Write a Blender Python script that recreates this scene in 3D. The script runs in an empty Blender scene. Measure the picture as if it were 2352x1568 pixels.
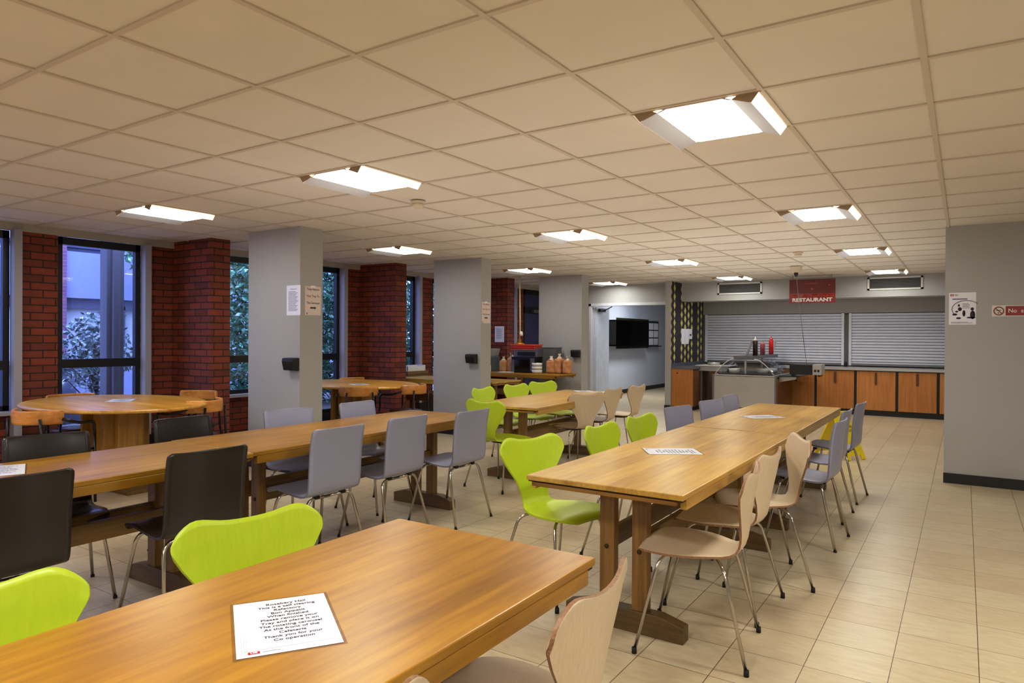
import bpy, bmesh, math, random
from mathutils import Vector, Matrix
random.seed(7)
PI = math.pi
C = bpy.context.scene.collection
CE = 2.4267            # ceiling height
GX, GY, GS = -0.1352, 2.4667, 0.6   # ceiling grid origin and pitch

# ------------------------------------------------------------------ helpers
def lin(c):
    return tuple((v/12.92 if v <= 0.04045 else ((v+0.055)/1.055)**2.4) for v in (x/255 for x in c)) + (1,)

class NT:
    def __init__(s, name):
        s.m = bpy.data.materials.new(name); s.m.use_nodes = True
        s.t = s.m.node_tree; s.n = s.t.nodes
        s.b = s.n['Principled BSDF']
    def node(s, typ, **kw):
        nd = s.n.new(typ)
        for k, v in kw.items():
            if isinstance(k, str) and hasattr(nd, k): setattr(nd, k, v)
        return nd
    def link(s, a, b): s.t.links.new(a, b)
    def setb(s, **kw):
        for k, v in kw.items(): s.b.inputs[k.replace('_', ' ')].default_value = v
        return s

def mat(name, col, rough=0.5, metal=0.0, var=0.06, scale=6.0, spec=0.5, coat=0.0, emit=None, estr=0.0):
    """plain procedural material with a soft noise variation"""
    k = NT(name); k.setb(Roughness=rough, Metallic=metal)
    k.b.inputs['Specular IOR Level'].default_value = spec
    if coat: k.setb(Coat_Weight=coat, Coat_Roughness=0.08)
    tc = k.node('ShaderNodeTexCoord'); nz = k.node('ShaderNodeTexNoise')
    nz.inputs['Scale'].default_value = scale; nz.inputs['Detail'].default_value = 3
    k.link(tc.outputs['Object'], nz.inputs['Vector'])
    r = k.node('ShaderNodeValToRGB'); c = lin(col)
    r.color_ramp.elements[0].position = 0.3; r.color_ramp.elements[1].position = 0.7
    r.color_ramp.elements[0].color = tuple(max(0, v*(1-var)) for v in c[:3]) + (1,)
    r.color_ramp.elements[1].color = tuple(min(1, v*(1+var)) for v in c[:3]) + (1,)
    k.link(nz.outputs['Fac'], r.inputs['Fac']); k.link(r.outputs['Color'], k.b.inputs['Base Color'])
    if emit:
        k.b.inputs['Emission Color'].default_value = lin(emit); k.b.inputs['Emission Strength'].default_value = estr
    return k.m

def wood(name, dark, light, rough=0.3, lo=0.28, hi=0.72, axis='Y', stretch=14.0, scale=2.2, coat=0.3, band=0.11, bump=0.015):
    """plank wood, grain running along the given object axis"""
    k = NT(name); k.setb(Roughness=rough, Coat_Weight=coat*0.0)
    k.b.inputs['Specular IOR Level'].default_value = 0.5+coat*0.6
    tc = k.node('ShaderNodeTexCoord'); mp = k.node('ShaderNodeMapping')
    s = {'X': (1, stretch, stretch), 'Y': (stretch, 1, stretch), 'Z': (stretch, stretch, 1)}[axis]
    mp.inputs['Scale'].default_value = s
    oi = k.node('ShaderNodeObjectInfo'); ad = k.node('ShaderNodeVectorMath', operation='ADD')
    sc = k.node('ShaderNodeVectorMath', operation='SCALE'); sc.inputs['Scale'].default_value = 17.0
    cx = k.node('ShaderNodeCombineXYZ')
    for i in range(3): k.link(oi.outputs['Random'], cx.inputs[i])
    k.link(cx.outputs[0], sc.inputs[0]); k.link(tc.outputs['Object'], ad.inputs[0]); k.link(sc.outputs[0], ad.inputs[1])
    k.link(ad.outputs[0], mp.inputs['Vector'])
    n1 = k.node('ShaderNodeTexNoise'); n1.inputs['Scale'].default_value = scale; n1.inputs['Detail'].default_value = 8; n1.inputs['Roughness'].default_value = 0.62
    k.link(mp.outputs[0], n1.inputs['Vector'])
    # board-to-board tone: stepped across the grain
    sp = k.node('ShaderNodeSeparateXYZ'); k.link(ad.outputs[0], sp.inputs[0])
    dv = k.node('ShaderNodeMath', operation='DIVIDE'); dv.inputs[1].default_value = band
    k.link(sp.outputs[0 if axis != 'X' else 1], dv.inputs[0])
    fl = k.node('ShaderNodeMath', operation='FLOOR'); k.link(dv.outputs[0], fl.inputs[0])
    wn = k.node('ShaderNodeTexWhiteNoise', noise_dimensions='1D'); k.link(fl.outputs[0], wn.inputs['W'])
    n2 = k.node('ShaderNodeTexNoise'); n2.inputs['Scale'].default_value = 1.6; n2.inputs['Detail'].default_value = 2
    k.link(ad.outputs[0], n2.inputs['Vector'])
    m1 = k.node('ShaderNodeMath', operation='MULTIPLY_ADD'); m1.inputs[1].default_value = 0.2; m1.inputs[2].default_value = -0.10
    k.link(wn.outputs['Value'], m1.inputs[0])
    m2 = k.node('ShaderNodeMath', operation='ADD'); k.link(n1.outputs['Fac'], m2.inputs[0]); k.link(m1.outputs[0], m2.inputs[1])
    m3 = k.node('ShaderNodeMath', operation='MULTIPLY_ADD'); m3.inputs[1].default_value = 0.5; k.link(n2.outputs['Fac'], m3.inputs[0]); k.link(m2.outputs[0], m3.inputs[2])
    m4 = k.node('ShaderNodeMath', operation='SUBTRACT'); m4.inputs[1].default_value = 0.25; k.link(m3.outputs[0], m4.inputs[0])
    r = k.node('ShaderNodeValToRGB'); r.color_ramp.elements[0].position = lo; r.color_ramp.elements[1].position = hi
    r.color_ramp.elements[0].color = lin(dark); r.color_ramp.elements[1].color = lin(light)
    k.link(m4.outputs[0], r.inputs['Fac']); k.link(r.outputs['Color'], k.b.inputs['Base Color'])
    rr = k.node('ShaderNodeMapRange'); rr.inputs['To Min'].default_value = rough; rr.inputs['To Max'].default_value = rough*1.25
    k.link(n2.outputs['Fac'], rr.inputs['Value']); k.link(rr.outputs[0], k.b.inputs['Roughness'])
    return k.m

def obj(name, bm, m, parent=None, smooth=False, bevel=0.0, loc=None):
    me = bpy.data.meshes.new(name)
    bmesh.ops.recalc_face_normals(bm, faces=bm.faces[:])
    bm.to_mesh(me); bm.free()
    for x in (m if isinstance(m, (list, tuple)) else [m]): me.materials.append(x)
    if smooth:
        for p in me.polygons: p.use_smooth = True
    o = bpy.data.objects.new(name, me); C.objects.link(o)
    if parent is not None: o.parent = parent
    if loc: o.location = loc
    if bevel:
        b = o.modifiers.new('bevel', 'BEVEL'); b.width = bevel; b.segments = 2; b.limit_method = 'ANGLE'
    return o

def tag(o, label, cat, group=None, kind=None):
    o['label'] = label; o['category'] = cat
    if group: o['group'] = group
    if kind: o['kind'] = kind
    return o

def thing(name, label, cat, loc=(0, 0, 0), rot=0, group=None):
    o = bpy.data.objects.new(name, None); C.objects.link(o)
    o.empty_display_size = 0.1
    o.location = loc; o.rotation_euler = (0, 0, rot)
    return tag(o, label, cat, group)

def struct(name, bm, m, parent=None, **kw):
    o = obj(name, bm, m, parent, **kw)
    if parent is None: o['kind'] = 'structure'
    return o

def sempty(name, loc=(0, 0, 0)):
    o = bpy.data.objects.new(name, None); C.objects.link(o); o.location = loc; o['kind'] = 'structure'
    return o

def dup(root, loc, rot, label, group=None):
    r = root.copy(); C.objects.link(r); r.location = loc; r.rotation_euler = (0, 0, rot)
    r['label'] = label
    if group: r['group'] = group
    for ch in list(root.children):
        c = ch.copy(); C.objects.link(c); c.parent = r
        for g in list(ch.children):
            d = g.copy(); C.objects.link(d); d.parent = c
    return r

def B(): return bmesh.new()

def box(bm, x0, x1, y0, y1, z0, z1, mi=0, M=None):
    vs = [bm.verts.new((x, y, z)) for z in (z0, z1) for y in (y0, y1) for x in (x0, x1)]
    for f in ((0, 2, 3, 1), (4, 5, 7, 6), (0, 1, 5, 4), (2, 6, 7, 3), (0, 4, 6, 2), (1, 3, 7, 5)):
        fc = bm.faces.new([vs[i] for i in f]); fc.material_index = mi
    if M is not None: bmesh.ops.transform(bm, matrix=M, verts=vs)
    return bm

def cbox(bm, cx, cy, cz, sx, sy, sz, mi=0, M=None):
    return box(bm, cx-sx/2, cx+sx/2, cy-sy/2, cy+sy/2, cz-sz/2, cz+sz/2, mi, M)

def quad(bm, pts, mi=0):
    f = bm.faces.new([bm.verts.new(p) for p in pts]); f.material_index = mi
    return bm

def prism(bm, prof, a0, a1, axis='x', mi=0):
    """extrude a closed 2-D profile; axis x: profile is (y,z); axis y: profile is (x,z); axis z: profile (x,y)"""
    def P(p, a): return {'x': (a, p[0], p[1]), 'y': (p[0], a, p[1]), 'z': (p[0], p[1], a)}[axis]
    r0 = [bm.verts.new(P(p, a0)) for p in prof]; r1 = [bm.verts.new(P(p, a1)) for p in prof]
    n = len(prof)
    for i in range(n):
        f = bm.faces.new((r0[i], r0[(i+1) % n], r1[(i+1) % n], r1[i])); f.material_index = mi
    bm.faces.new(r0).material_index = mi; bm.faces.new(r1[::-1]).material_index = mi
    return bm

def fillet(pts, rad, n=5):
    pts = [Vector(p) for p in pts]; out = [pts[0]]
    for i in range(1, len(pts)-1):
        a, b, c = pts[i-1], pts[i], pts[i+1]
        d1 = (a-b); d2 = (c-b); r = min(rad, d1.length*0.45, d2.length*0.45)
        p, q = b+d1.normalized()*r, b+d2.normalized()*r
        for k in range(n+1):
            t = k/n; out.append(p*(1-t)**2+b*2*t*(1-t)+q*t*t)
    out.append(pts[-1]); return out

def tube(bm, pts, r, seg=8, mi=0, cap=True, closed=False):
    pts = [Vector(p) for p in pts]; n = len(pts); rings = []; N = None
    for i, p in enumerate(pts):
        if closed: t = (pts[(i+1) % n]-pts[i-1]).normalized()
        else: t = (pts[min(i+1, n-1)]-pts[max(i-1, 0)]).normalized()
        if N is None: N = t.orthogonal().normalized()
        else: N = (N-t*N.dot(t)).normalized()
        Bn = t.cross(N)
        rr = r[i] if isinstance(r, (list, tuple)) else r
        rings.append([bm.verts.new(p+(N*math.cos(2*PI*k/seg)+Bn*math.sin(2*PI*k/seg))*rr) for k in range(seg)])
    for i in range(n if closed else n-1):
        a, b = rings[i], rings[(i+1) % n]
        for k in range(seg):
            f = bm.faces.new((a[k], a[(k+1) % seg], b[(k+1) % seg], b[k])); f.material_index = mi; f.smooth = True
    if cap and not closed:
        bm.faces.new(rings[0][::-1]).material_index = mi; bm.faces.new(rings[-1]).material_index = mi
    return bm

def lathe(bm, prof, seg=20, c=(0, 0, 0), mi=0, sx=1, sy=1):
    rings = []
    for r, z in prof:
        if r < 1e-6: rings.append([bm.verts.new((c[0], c[1], c[2]+z))])
        else: rings.append([bm.verts.new((c[0]+sx*r*math.cos(2*PI*k/seg), c[1]+sy*r*math.sin(2*PI*k/seg), c[2]+z)) for k in range(seg)])
    for a, b in zip(rings, rings[1:]):
        for k in range(seg):
            k2 = (k+1) % seg
            vs = [a[0]] if len(a) == 1 else [a[k], a[k2]]
            vs += [b[0]] if len(b) == 1 else [b[k2], b[k]]
            if len(vs) > 2: f = bm.faces.new(vs); f.material_index = mi; f.smooth = True
    for rg in (rings[0], rings[-1]):
        if len(rg) > 1: bm.faces.new(rg).material_index = mi
    return bm

def sheet(bm, grid, th, mi_face=0, mi_edge=1):
    """thick shell from a grid of points (rows of Vectors)"""
    nr, nc = len(grid), len(grid[0])
    def nrm(i, j):
        a = grid[min(i+1, nr-1)][j]-grid[max(i-1, 0)][j]; b = grid[i][min(j+1, nc-1)]-grid[i][max(j-1, 0)]
        v = a.cross(b)
        return v.normalized() if v.length > 1e-9 else Vector((0, 0, 1))
    top = [[bm.verts.new(grid[i][j]+nrm(i, j)*th/2) for j in range(nc)] for i in range(nr)]
    bot = [[bm.verts.new(grid[i][j]-nrm(i, j)*th/2) for j in range(nc)] for i in range(nr)]
    for i in range(nr-1):
        for j in range(nc-1):
            for g, fl in ((top, 0), (bot, 1)):
                vs = [g[i][j], g[i][j+1], g[i+1][j+1], g[i+1][j]]
                f = bm.faces.new(vs[::-1] if fl else vs); f.material_index = mi_face; f.smooth = True
    edge = [(i, 0) for i in range(nr)]+[(nr-1, j) for j in range(1, nc)]+[(i, nc-1) for i in range(nr-2, -1, -1)]+[(0, j) for j in range(nc-2, 0, -1)]
    for k in range(len(edge)):
        a, b = edge[k], edge[(k+1) % len(edge)]
        f = bm.faces.new((top[a[0]][a[1]], top[b[0]][b[1]], bot[b[0]][b[1]], bot[a[0]][a[1]])); f.material_index = mi_edge
    return bm

def text_bm(body, size, bold=0.0, align='CENTER', space=1.0, sx=1.0, shear=0.0):
    """text laid flat in its own XY plane, as a bmesh"""
    cu = bpy.data.curves.new('t', 'FONT'); cu.body = body; cu.size = size; cu.align_x = align; cu.align_y = 'CENTER'
    cu.space_line = space; cu.offset = bold; cu.shear = shear; cu.resolution_u = 3
    o = bpy.data.objects.new('t', cu); C.objects.link(o)
    bpy.context.view_layer.update()
    me = bpy.data.meshes.new_from_object(o.evaluated_get(bpy.context.evaluated_depsgraph_get()))
    bm = bmesh.new(); bm.from_mesh(me)
    bpy.data.objects.remove(o); bpy.data.curves.remove(cu); bpy.data.meshes.remove(me)
    if sx != 1: bmesh.ops.scale(bm, vec=(sx, 1, 1), verts=bm.verts)
    return bm

def place_bm(bm, origin, xdir, ydir, off=0.0008):
    x = Vector(xdir).normalized(); y = Vector(ydir).normalized(); z = x.cross(y)
    M = Matrix(((x.x, y.x, z.x, 0), (x.y, y.y, z.y, 0), (x.z, y.z, z.z, 0), (0, 0, 0, 1)))
    M.translation = Vector(origin)+z*off
    bmesh.ops.transform(bm, matrix=M, verts=bm.verts)
    return bm

# ------------------------------------------------------------------ materials
M = {}
M['wall'] = mat('grey_wall_paint', (177, 175, 173), 0.55, var=0.02, scale=1.5)
M['wall_k'] = mat('kitchen_wall_paint', (150, 143, 134), 0.6, var=0.02, scale=1.5)
M['white_wall'] = mat('corridor_paint', (196, 200, 212), 0.6, var=0.02)
M['tile'] = mat('ceiling_tile', (222, 215, 206), 0.9, var=0.02, scale=3, spec=0.2)
M['tee'] = mat('ceiling_tee', (206, 194, 178), 0.6, var=0.01)
M['header'] = mat('header_paint', (176, 168, 158), 0.6, var=0.02)
M['skirt'] = mat('black_skirting', (24, 22, 24), 0.45, var=0.05)
M['black'] = mat('black_frame', (18, 19, 24), 0.35, var=0.05)
M['post'] = mat('grey_post_paint', (168, 166, 176), 0.45, var=0.02)
M['oak'] = wood('varnished_oak', (132, 88, 12), (194, 144, 34), rough=0.28, axis='Y', coat=0.2, lo=0.18, hi=0.80)
M['oak_pale'] = wood('varnished_oak_pale', (160, 116, 36), (222, 182, 84), rough=0.28, axis='Y', coat=0.2, lo=0.12, hi=0.84)
M['oak_x'] = wood('oak_crossgrain', (118, 76, 20), (172, 122, 44), rough=0.36, axis='X', coat=0.25)
M['oak_leg'] = wood('oak_leg', (100, 68, 22), (150, 108, 46), rough=0.4, axis='Z', coat=0.15)
M['oak_dark'] = wood('oak_dark_foot', (74, 52, 22), (120, 88, 42), rough=0.42, axis='X', coat=0.15)
M['oak_beam'] = wood('oak_beam', (92, 64, 24), (140, 102, 44), rough=0.4, axis='Y', coat=0.15)
M['endgrain'] = mat('end_grain', (96, 56, 24), 0.4, var=0.25, scale=60)
M['groove'] = mat('dark_groove', (46, 28, 14), 0.6)
M['round_top'] = wood('oval_top_wood', (186, 132, 36), (228, 178, 74), rough=0.28, axis='X', coat=0.3)
M['pedestal'] = wood('pedestal_wood', (140, 96, 30), (186, 138, 58), rough=0.35, axis='Z', coat=0.3)
M['beech'] = wood('beech_ply', (214, 194, 164), (226, 208, 180), rough=0.38, axis='Z', stretch=40, scale=4, coat=0.1, band=9, bump=0.02)
M['ply_edge'] = mat('ply_edge', (150, 112, 78), 0.5, var=0.25, scale=120)
M['lime'] = wood('lime_lacquer', (186, 208, 34), (196, 216, 44), rough=0.36, axis='Z', stretch=30, scale=3, coat=0.15, band=9, bump=0.02)
M['lime_edge'] = mat('lime_edge', (176, 196, 30), 0.5)
M['grey_ch'] = mat('grey_lacquer', (158, 159, 184), 0.36, var=0.01, coat=0.15)
M['grey_edge'] = mat('grey_edge', (128, 126, 138), 0.5)
M['dark_ch'] = mat('dark_brown_lacquer', (36, 27, 24), 0.3, var=0.08, coat=0.2)
M['dark_edge'] = mat('dark_edge', (30, 22, 20), 0.4)
M['chrome'] = mat('chrome_tube', (196, 190, 180), 0.16, metal=1.0, var=0.02)
M['cap'] = mat('black_rubber', (22, 20, 20), 0.7)
M['blk_metal'] = mat('black_enamel_tube', (18, 17, 20), 0.3, var=0.02)
M['band'] = wood('bent_backrest_wood', (186, 120, 42), (226, 160, 74), rough=0.36, axis='X', coat=0.3, band=9)
M['maroon'] = mat('maroon_vinyl', (74, 38, 44), 0.35)
M['paper'] = mat('white_paper', (232, 232, 242), 0.4, var=0.01, coat=0.3)
M['paper_dull'] = mat('cream_paper', (228, 212, 206), 0.6, var=0.01)
M['ink'] = mat('dark_ink', (52, 52, 62), 0.6)
M['ink_soft'] = mat('grey_ink', (128, 128, 144), 0.6)
M['red_logo'] = mat('red_logo_ink', (176, 24, 52), 0.5)
M['lam'] = None
M['steel'] = mat('brushed_steel', (190, 187, 184), 0.34, metal=0.5, var=0.05, scale=3)
M['steel_d'] = mat('dull_steel', (120, 120, 124), 0.4, metal=0.6, var=0.05)
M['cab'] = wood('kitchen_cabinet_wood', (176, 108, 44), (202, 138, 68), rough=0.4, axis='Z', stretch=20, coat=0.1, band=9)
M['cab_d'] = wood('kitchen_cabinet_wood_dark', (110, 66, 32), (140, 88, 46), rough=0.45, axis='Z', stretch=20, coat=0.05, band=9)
M['shutter'] = mat('shutter_slat', (206, 207, 216), 0.5, var=0.02)
M['vent_w'] = mat('vent_frame', (206, 204, 200), 0.4)
M['vent_d'] = mat('vent_dark', (44, 42, 40), 0.7)
M['vent_s'] = mat('vent_slat', (120, 118, 114), 0.5)
M['sign_red'] = mat('sign_red', (150, 22, 14), 0.3, var=0.1, coat=0.4)
M['sign_red_d'] = mat('sign_red_dark', (104, 16, 12), 0.3, var=0.1, coat=0.4)
M['sign_org'] = mat('sign_orange', (164, 52, 18), 0.4)
M['white_ink'] = mat('white_ink', (244, 238, 236), 0.5)
M['pink_ink'] = mat('pink_ink', (176, 80, 76), 0.5)
M['plastic_w'] = mat('white_plastic', (222, 218, 212), 0.4)
M['plastic_cream'] = mat('cream_plastic', (214, 200, 178), 0.45)
M['plastic_b'] = mat('black_plastic', (24, 23, 24), 0.35)
M['yellow'] = mat('yellow_plastic', (236, 214, 10), 0.35, var=0.02)
M['red_b'] = mat('red_sauce_bottle', (206, 22, 18), 0.25, coat=0.3)
M['brown_b'] = mat('brown_sauce_bottle', (52, 26, 26), 0.25, coat=0.3)
M['pink_b'] = mat('pink_sauce_bottle', (150, 60, 72), 0.25, coat=0.3)
M['red_shade'] = mat('red_lamp_shade', (196, 34, 18), 0.3, coat=0.4)
M['brass'] = mat('brass_cap', (206, 140, 62), 0.3, metal=0.7)
M['cord'] = mat('cream_cord', (206, 184, 148), 0.5)
M['bread'] = mat('bread', (196, 142, 96), 0.8, var=0.25, scale=14)
M['bag'] = mat('clear_bag_film', (222, 200, 178), 0.25, var=0.2, scale=20)
def leaf_mat(name, a, b, c):
    k = NT(name); k.setb(Roughness=0.35)
    tc = k.node('ShaderNodeTexCoord'); nz = k.node('ShaderNodeTexNoise'); nz.inputs['Scale'].default_value = 7; nz.inputs['Detail'].default_value = 6; nz.inputs['Roughness'].default_value = 0.8
    k.link(tc.outputs['Object'], nz.inputs['Vector'])
    r = k.node('ShaderNodeValToRGB'); e = r.color_ramp.elements; e[0].position = .38; e[1].position = .64; e[0].color = lin(a); e[1].color = lin(c)  # palest stop paints bluish-white highlights into the leaf colour
    m = e.new(.52); m.color = lin(b)
    k.link(nz.outputs['Fac'], r.inputs['Fac']); k.link(r.outputs['Color'], k.b.inputs['Base Color'])
    return k.m
M['leaf'] = leaf_mat('leaf_green_highlit', (20, 66, 62), (70, 150, 110), (236, 244, 250))
M['leaf2'] = leaf_mat('leaf_blue_green_highlit', (30, 50, 70), (86, 116, 122), (214, 226, 238))
M['bark'] = mat('bark', (60, 54, 52), 0.8)
M['concrete'] = mat('concrete', (92, 92, 104), 0.7, var=0.06)
M['paving'] = mat('paving', (132, 132, 140), 0.8, var=0.1, scale=2)
M['panel'] = mat('blue_grey_cladding', (176, 182, 226), 0.55, var=0.03)
M['panel_w'] = mat('pale_window_panel', (236, 240, 250), 0.4, var=0.05)
M['pot'] = mat('grey_planter', (104, 108, 140), 0.6)
M['white_tube'] = mat('white_tube', (226, 228, 236), 0.4)
M['diff'] = mat('lit_diffuser', (255, 255, 255), 0.5, var=0.0, emit=(253, 255, 250), estr=20.0)
M['strip'] = mat('lit_side_lens', (255, 255, 255), 0.5, var=0.0, emit=(255, 250, 244), estr=0.7)
M['endp'] = mat('lit_end_plate', (255, 255, 255), 0.5, var=0.0, emit=(255, 252, 248), estr=0.75)
M['wing'] = mat('light_wing', (184, 182, 186), 0.5, var=0.01)
M['housing'] = mat('light_housing', (170, 146, 116), 0.7, var=0.01)

def glass_mat(name, tint, refl=0.12):
    k = NT(name); k.n.remove(k.b)
    out = k.n['Material Output']
    tr = k.node('ShaderNodeBsdfTransparent'); tr.inputs[0].default_value = tint
    gl = k.node('ShaderNodeBsdfGlossy'); gl.inputs['Roughness'].default_value = 0.02; gl.inputs[0].default_value = (0.9, 0.9, 1, 1)
    lw = k.node('ShaderNodeLayerWeight'); pw = k.node('ShaderNodeMath', operation='POWER'); pw.inputs[1].default_value = 9.0
    fr = k.node('ShaderNodeMath', operation='MULTIPLY_ADD'); fr.inputs[1].default_value = 0.5; fr.inputs[2].default_value = refl*0.3
    k.link(lw.outputs['Facing'], pw.inputs[0]); k.link(pw.outputs[0], fr.inputs[0])
    mx = k.node('ShaderNodeMixShader')
    k.link(fr.outputs[0], mx.inputs[0]); k.link(tr.outputs[0], mx.inputs[1]); k.link(gl.outputs[0], mx.inputs[2]); k.link(mx.outputs[0], out.inputs[0])
    return k.m
M['glass'] = glass_mat('window_glass', (0.93, 0.95, 1.0, 1))
M['acrylic'] = glass_mat('clear_acrylic', (0.86, 0.88, 0.9, 1))
M['glass_dk'] = glass_mat('smoked_cabinet_glass', (0.22, 0.21, 0.12, 1))

def brick_mat(name, c1, c2, mortar):
    k = NT(name); k.setb(Roughness=0.75)
    g = k.node('ShaderNodeNewGeometry'); sp = k.node('ShaderNodeSeparateXYZ'); k.link(g.outputs['Position'], sp.inputs[0])
    ad = k.node('ShaderNodeMath', operation='ADD'); k.link(sp.outputs[0], ad.inputs[0]); k.link(sp.outputs[1], ad.inputs[1])
    cb = k.node('ShaderNodeCombineXYZ'); k.link(ad.outputs[0], cb.inputs[0]); k.link(sp.outputs[2], cb.inputs[1])
    br = k.node('ShaderNodeTexBrick'); br.inputs['Scale'].default_value = 1.0
    br.inputs['Brick Width'].default_value = 0.225; br.inputs['Row Height'].default_value = 0.075
    br.inputs['Mortar Size'].default_value = 0.007; br.inputs['Mortar Smooth'].default_value = 0.3
    br.inputs['Color1'].default_value = lin(c1); br.inputs['Color2'].default_value = lin(c2); br.inputs['Mortar'].default_value = lin(mortar)
    k.link(cb.outputs[0], br.inputs['Vector'])
    nz = k.node('ShaderNodeTexNoise'); nz.inputs['Scale'].default_value = 9; nz.inputs['Detail'].default_value = 5
    k.link(g.outputs['Position'], nz.inputs['Vector'])
    mr = k.node('ShaderNodeMapRange'); mr.inputs['To Min'].default_value = 0.65; mr.inputs['To Max'].default_value = 1.3; k.link(nz.outputs['Fac'], mr.inputs['Value'])
    mx = k.node('ShaderNodeMix', data_type='RGBA', blend_type='MULTIPLY'); mx.inputs[0].default_value = 1.0
    k.link(br.outputs['Color'], mx.inputs[6]); k.link(mr.outputs[0], mx.inputs[7]); k.link(mx.outputs[2], k.b.inputs['Base Color'])
    bp = k.node('ShaderNodeBump'); bp.inputs['Strength'].default_value = 0.5; bp.inputs['Distance'].default_value = 0.006; bp.invert = True
    k.link(br.outputs['Fac'], bp.inputs['Height']); k.link(bp.outputs[0], k.b.inputs['Normal'])
    return k.m
M['brick'] = brick_mat('red_brick', (146, 62, 36), (108, 46, 28), (50, 28, 20))
M['brick_out'] = brick_mat('outdoor_brick', (170, 110, 140), (150, 100, 140), (170, 150, 170))

def floor_mat():
    k = NT('vinyl_floor_tiles')
    g = k.node('ShaderNodeNewGeometry'); mp = k.node('ShaderNodeMapping'); mp.inputs['Location'].default_value = (-0.060, -3.371, 0)
    k.link(g.outputs['Position'], mp.inputs['Vector'])
    br = k.node('ShaderNodeTexBrick', offset=0.0, squash=1.0); br.inputs['Scale'].default_value = 1.0
    br.inputs['Brick Width'].default_value = 0.3035; br.inputs['Row Height'].default_value = 0.3035
    br.inputs['Mortar Size'].default_value = 0.0018; br.inputs['Mortar Smooth'].default_value = 0.2
    br.inputs['Color1'].default_value = lin((210, 196, 166)); br.inputs['Color2'].default_value = lin((203, 185, 153)); br.inputs['Mortar'].default_value = lin((104, 82, 58))
    k.link(mp.outputs[0], br.inputs['Vector'])
    # marbled flecks stretched along X, slightly different tile to tile
    m2 = k.node('ShaderNodeMapping'); m2.inputs['Scale'].default_value = (9, 30, 1); k.link(g.outputs['Position'], m2.inputs['Vector'])
    nz = k.node('ShaderNodeTexNoise'); nz.inputs['Scale'].default_value = 1.0; nz.inputs['Detail'].default_value = 6; nz.inputs['Distortion'].default_value = 0.6
    k.link(m2.outputs[0], nz.inputs['Vector'])
    r = k.node('ShaderNodeValToRGB'); r.color_ramp.elements[0].position = 0.33; r.color_ramp.elements[1].position = 0.62
    r.color_ramp.elements[0].color = (0.89, 0.865, 0.82, 1); r.color_ramp.elements[1].color = (1, 1, 1, 1)
    k.link(nz.outputs['Fac'], r.inputs['Fac'])
    mx = k.node('ShaderNodeMix', data_type='RGBA', blend_type='MULTIPLY'); mx.inputs[0].default_value = 1.0
    k.link(br.outputs['Color'], mx.inputs[6]); k.link(r.outputs['Color'], mx.inputs[7]); k.link(mx.outputs[2], k.b.inputs['Base Color'])
    mr = k.node('ShaderNodeMapRange'); mr.inputs['To Min'].default_value = 0.285; mr.inputs['To Max'].default_value = 0.36; k.link(nz.outputs['Fac'], mr.inputs['Value'])
    k.link(mr.outputs[0], k.b.inputs['Roughness'])
    n3 = k.node('ShaderNodeTexNoise'); n3.inputs['Scale'].default_value = 14; n3.inputs['Detail'].default_value = 3; k.link(g.outputs['Position'], n3.inputs['Vector'])
    bp = k.node('ShaderNodeBump'); bp.inputs['Strength'].default_value = 0.08; bp.inputs['Distance'].default_value = 0.003; k.link(n3.outputs['Fac'], bp.inputs['Height'])
    k.link(bp.outputs[0], k.b.inputs['Normal'])
    return k.m
M['floor'] = floor_mat()

def wallpaper_mat():
    """columns of yellow diamonds on dark purple-black wavy stripes, in (y,z)"""
    k = NT('diamond_wallpaper'); k.setb(Roughness=0.6)
    g = k.node('ShaderNodeNewGeometry'); sp = k.node('ShaderNodeSeparateXYZ'); k.link(g.outputs['Position'], sp.inputs[0])
    def math_(op, a, b=None, c=None):
        n = k.node('ShaderNodeMath', operation=op)
        for i, v in enumerate((a, b, c)):
            if v is None: continue
            if isinstance(v, (int, float)): n.inputs[i].default_value = v
            else: k.link(v, n.inputs[i])
        return n.outputs[0]
    u = math_('DIVIDE', sp.outputs[1], 0.2); v = math_('DIVIDE', sp.outputs[2], 0.165)
    col = math_('FLOOR', u); fu = math_('ABSOLUTE', math_('SUBTRACT', math_('FRACT', u), 0.5))
    par = math_('MULTIPLY', math_('MODULO', math_('ABSOLUTE', col), 2.0), 0.5)
    fv = math_('ABSOLUTE', math_('SUBTRACT', math_('FRACT', math_('ADD', v, par)), 0.5))
    d = math_('ADD', math_('MULTIPLY', fu, 2.4), math_('MULTIPLY', fv, 1.55))
    inside = math_('LESS_THAN', d, 0.74)
    skip = math_('LESS_THAN', math_('FRACT', math_('MULTIPLY', col, 0.2)), 0.75)
    fac = math_('MULTIPLY', inside, skip)
    mx = k.node('ShaderNodeMix', data_type='RGBA'); k.link(fac, mx.inputs[0])
    mx.inputs[6].default_value = lin((44, 36, 48)); mx.inputs[7].default_value = lin((206, 196, 104))
    k.link(mx.outputs[2], k.b.inputs['Base Color'])
    return k.m
M['wallpaper'] = wallpaper_mat()

# ------------------------------------------------------------------ room shell
WX = -7.65
bm = B(); box(bm, WX-0.25, 3.6, -4.2, 20.0, -0.12, 0.0); struct('floor', bm, M['floor'])

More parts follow.
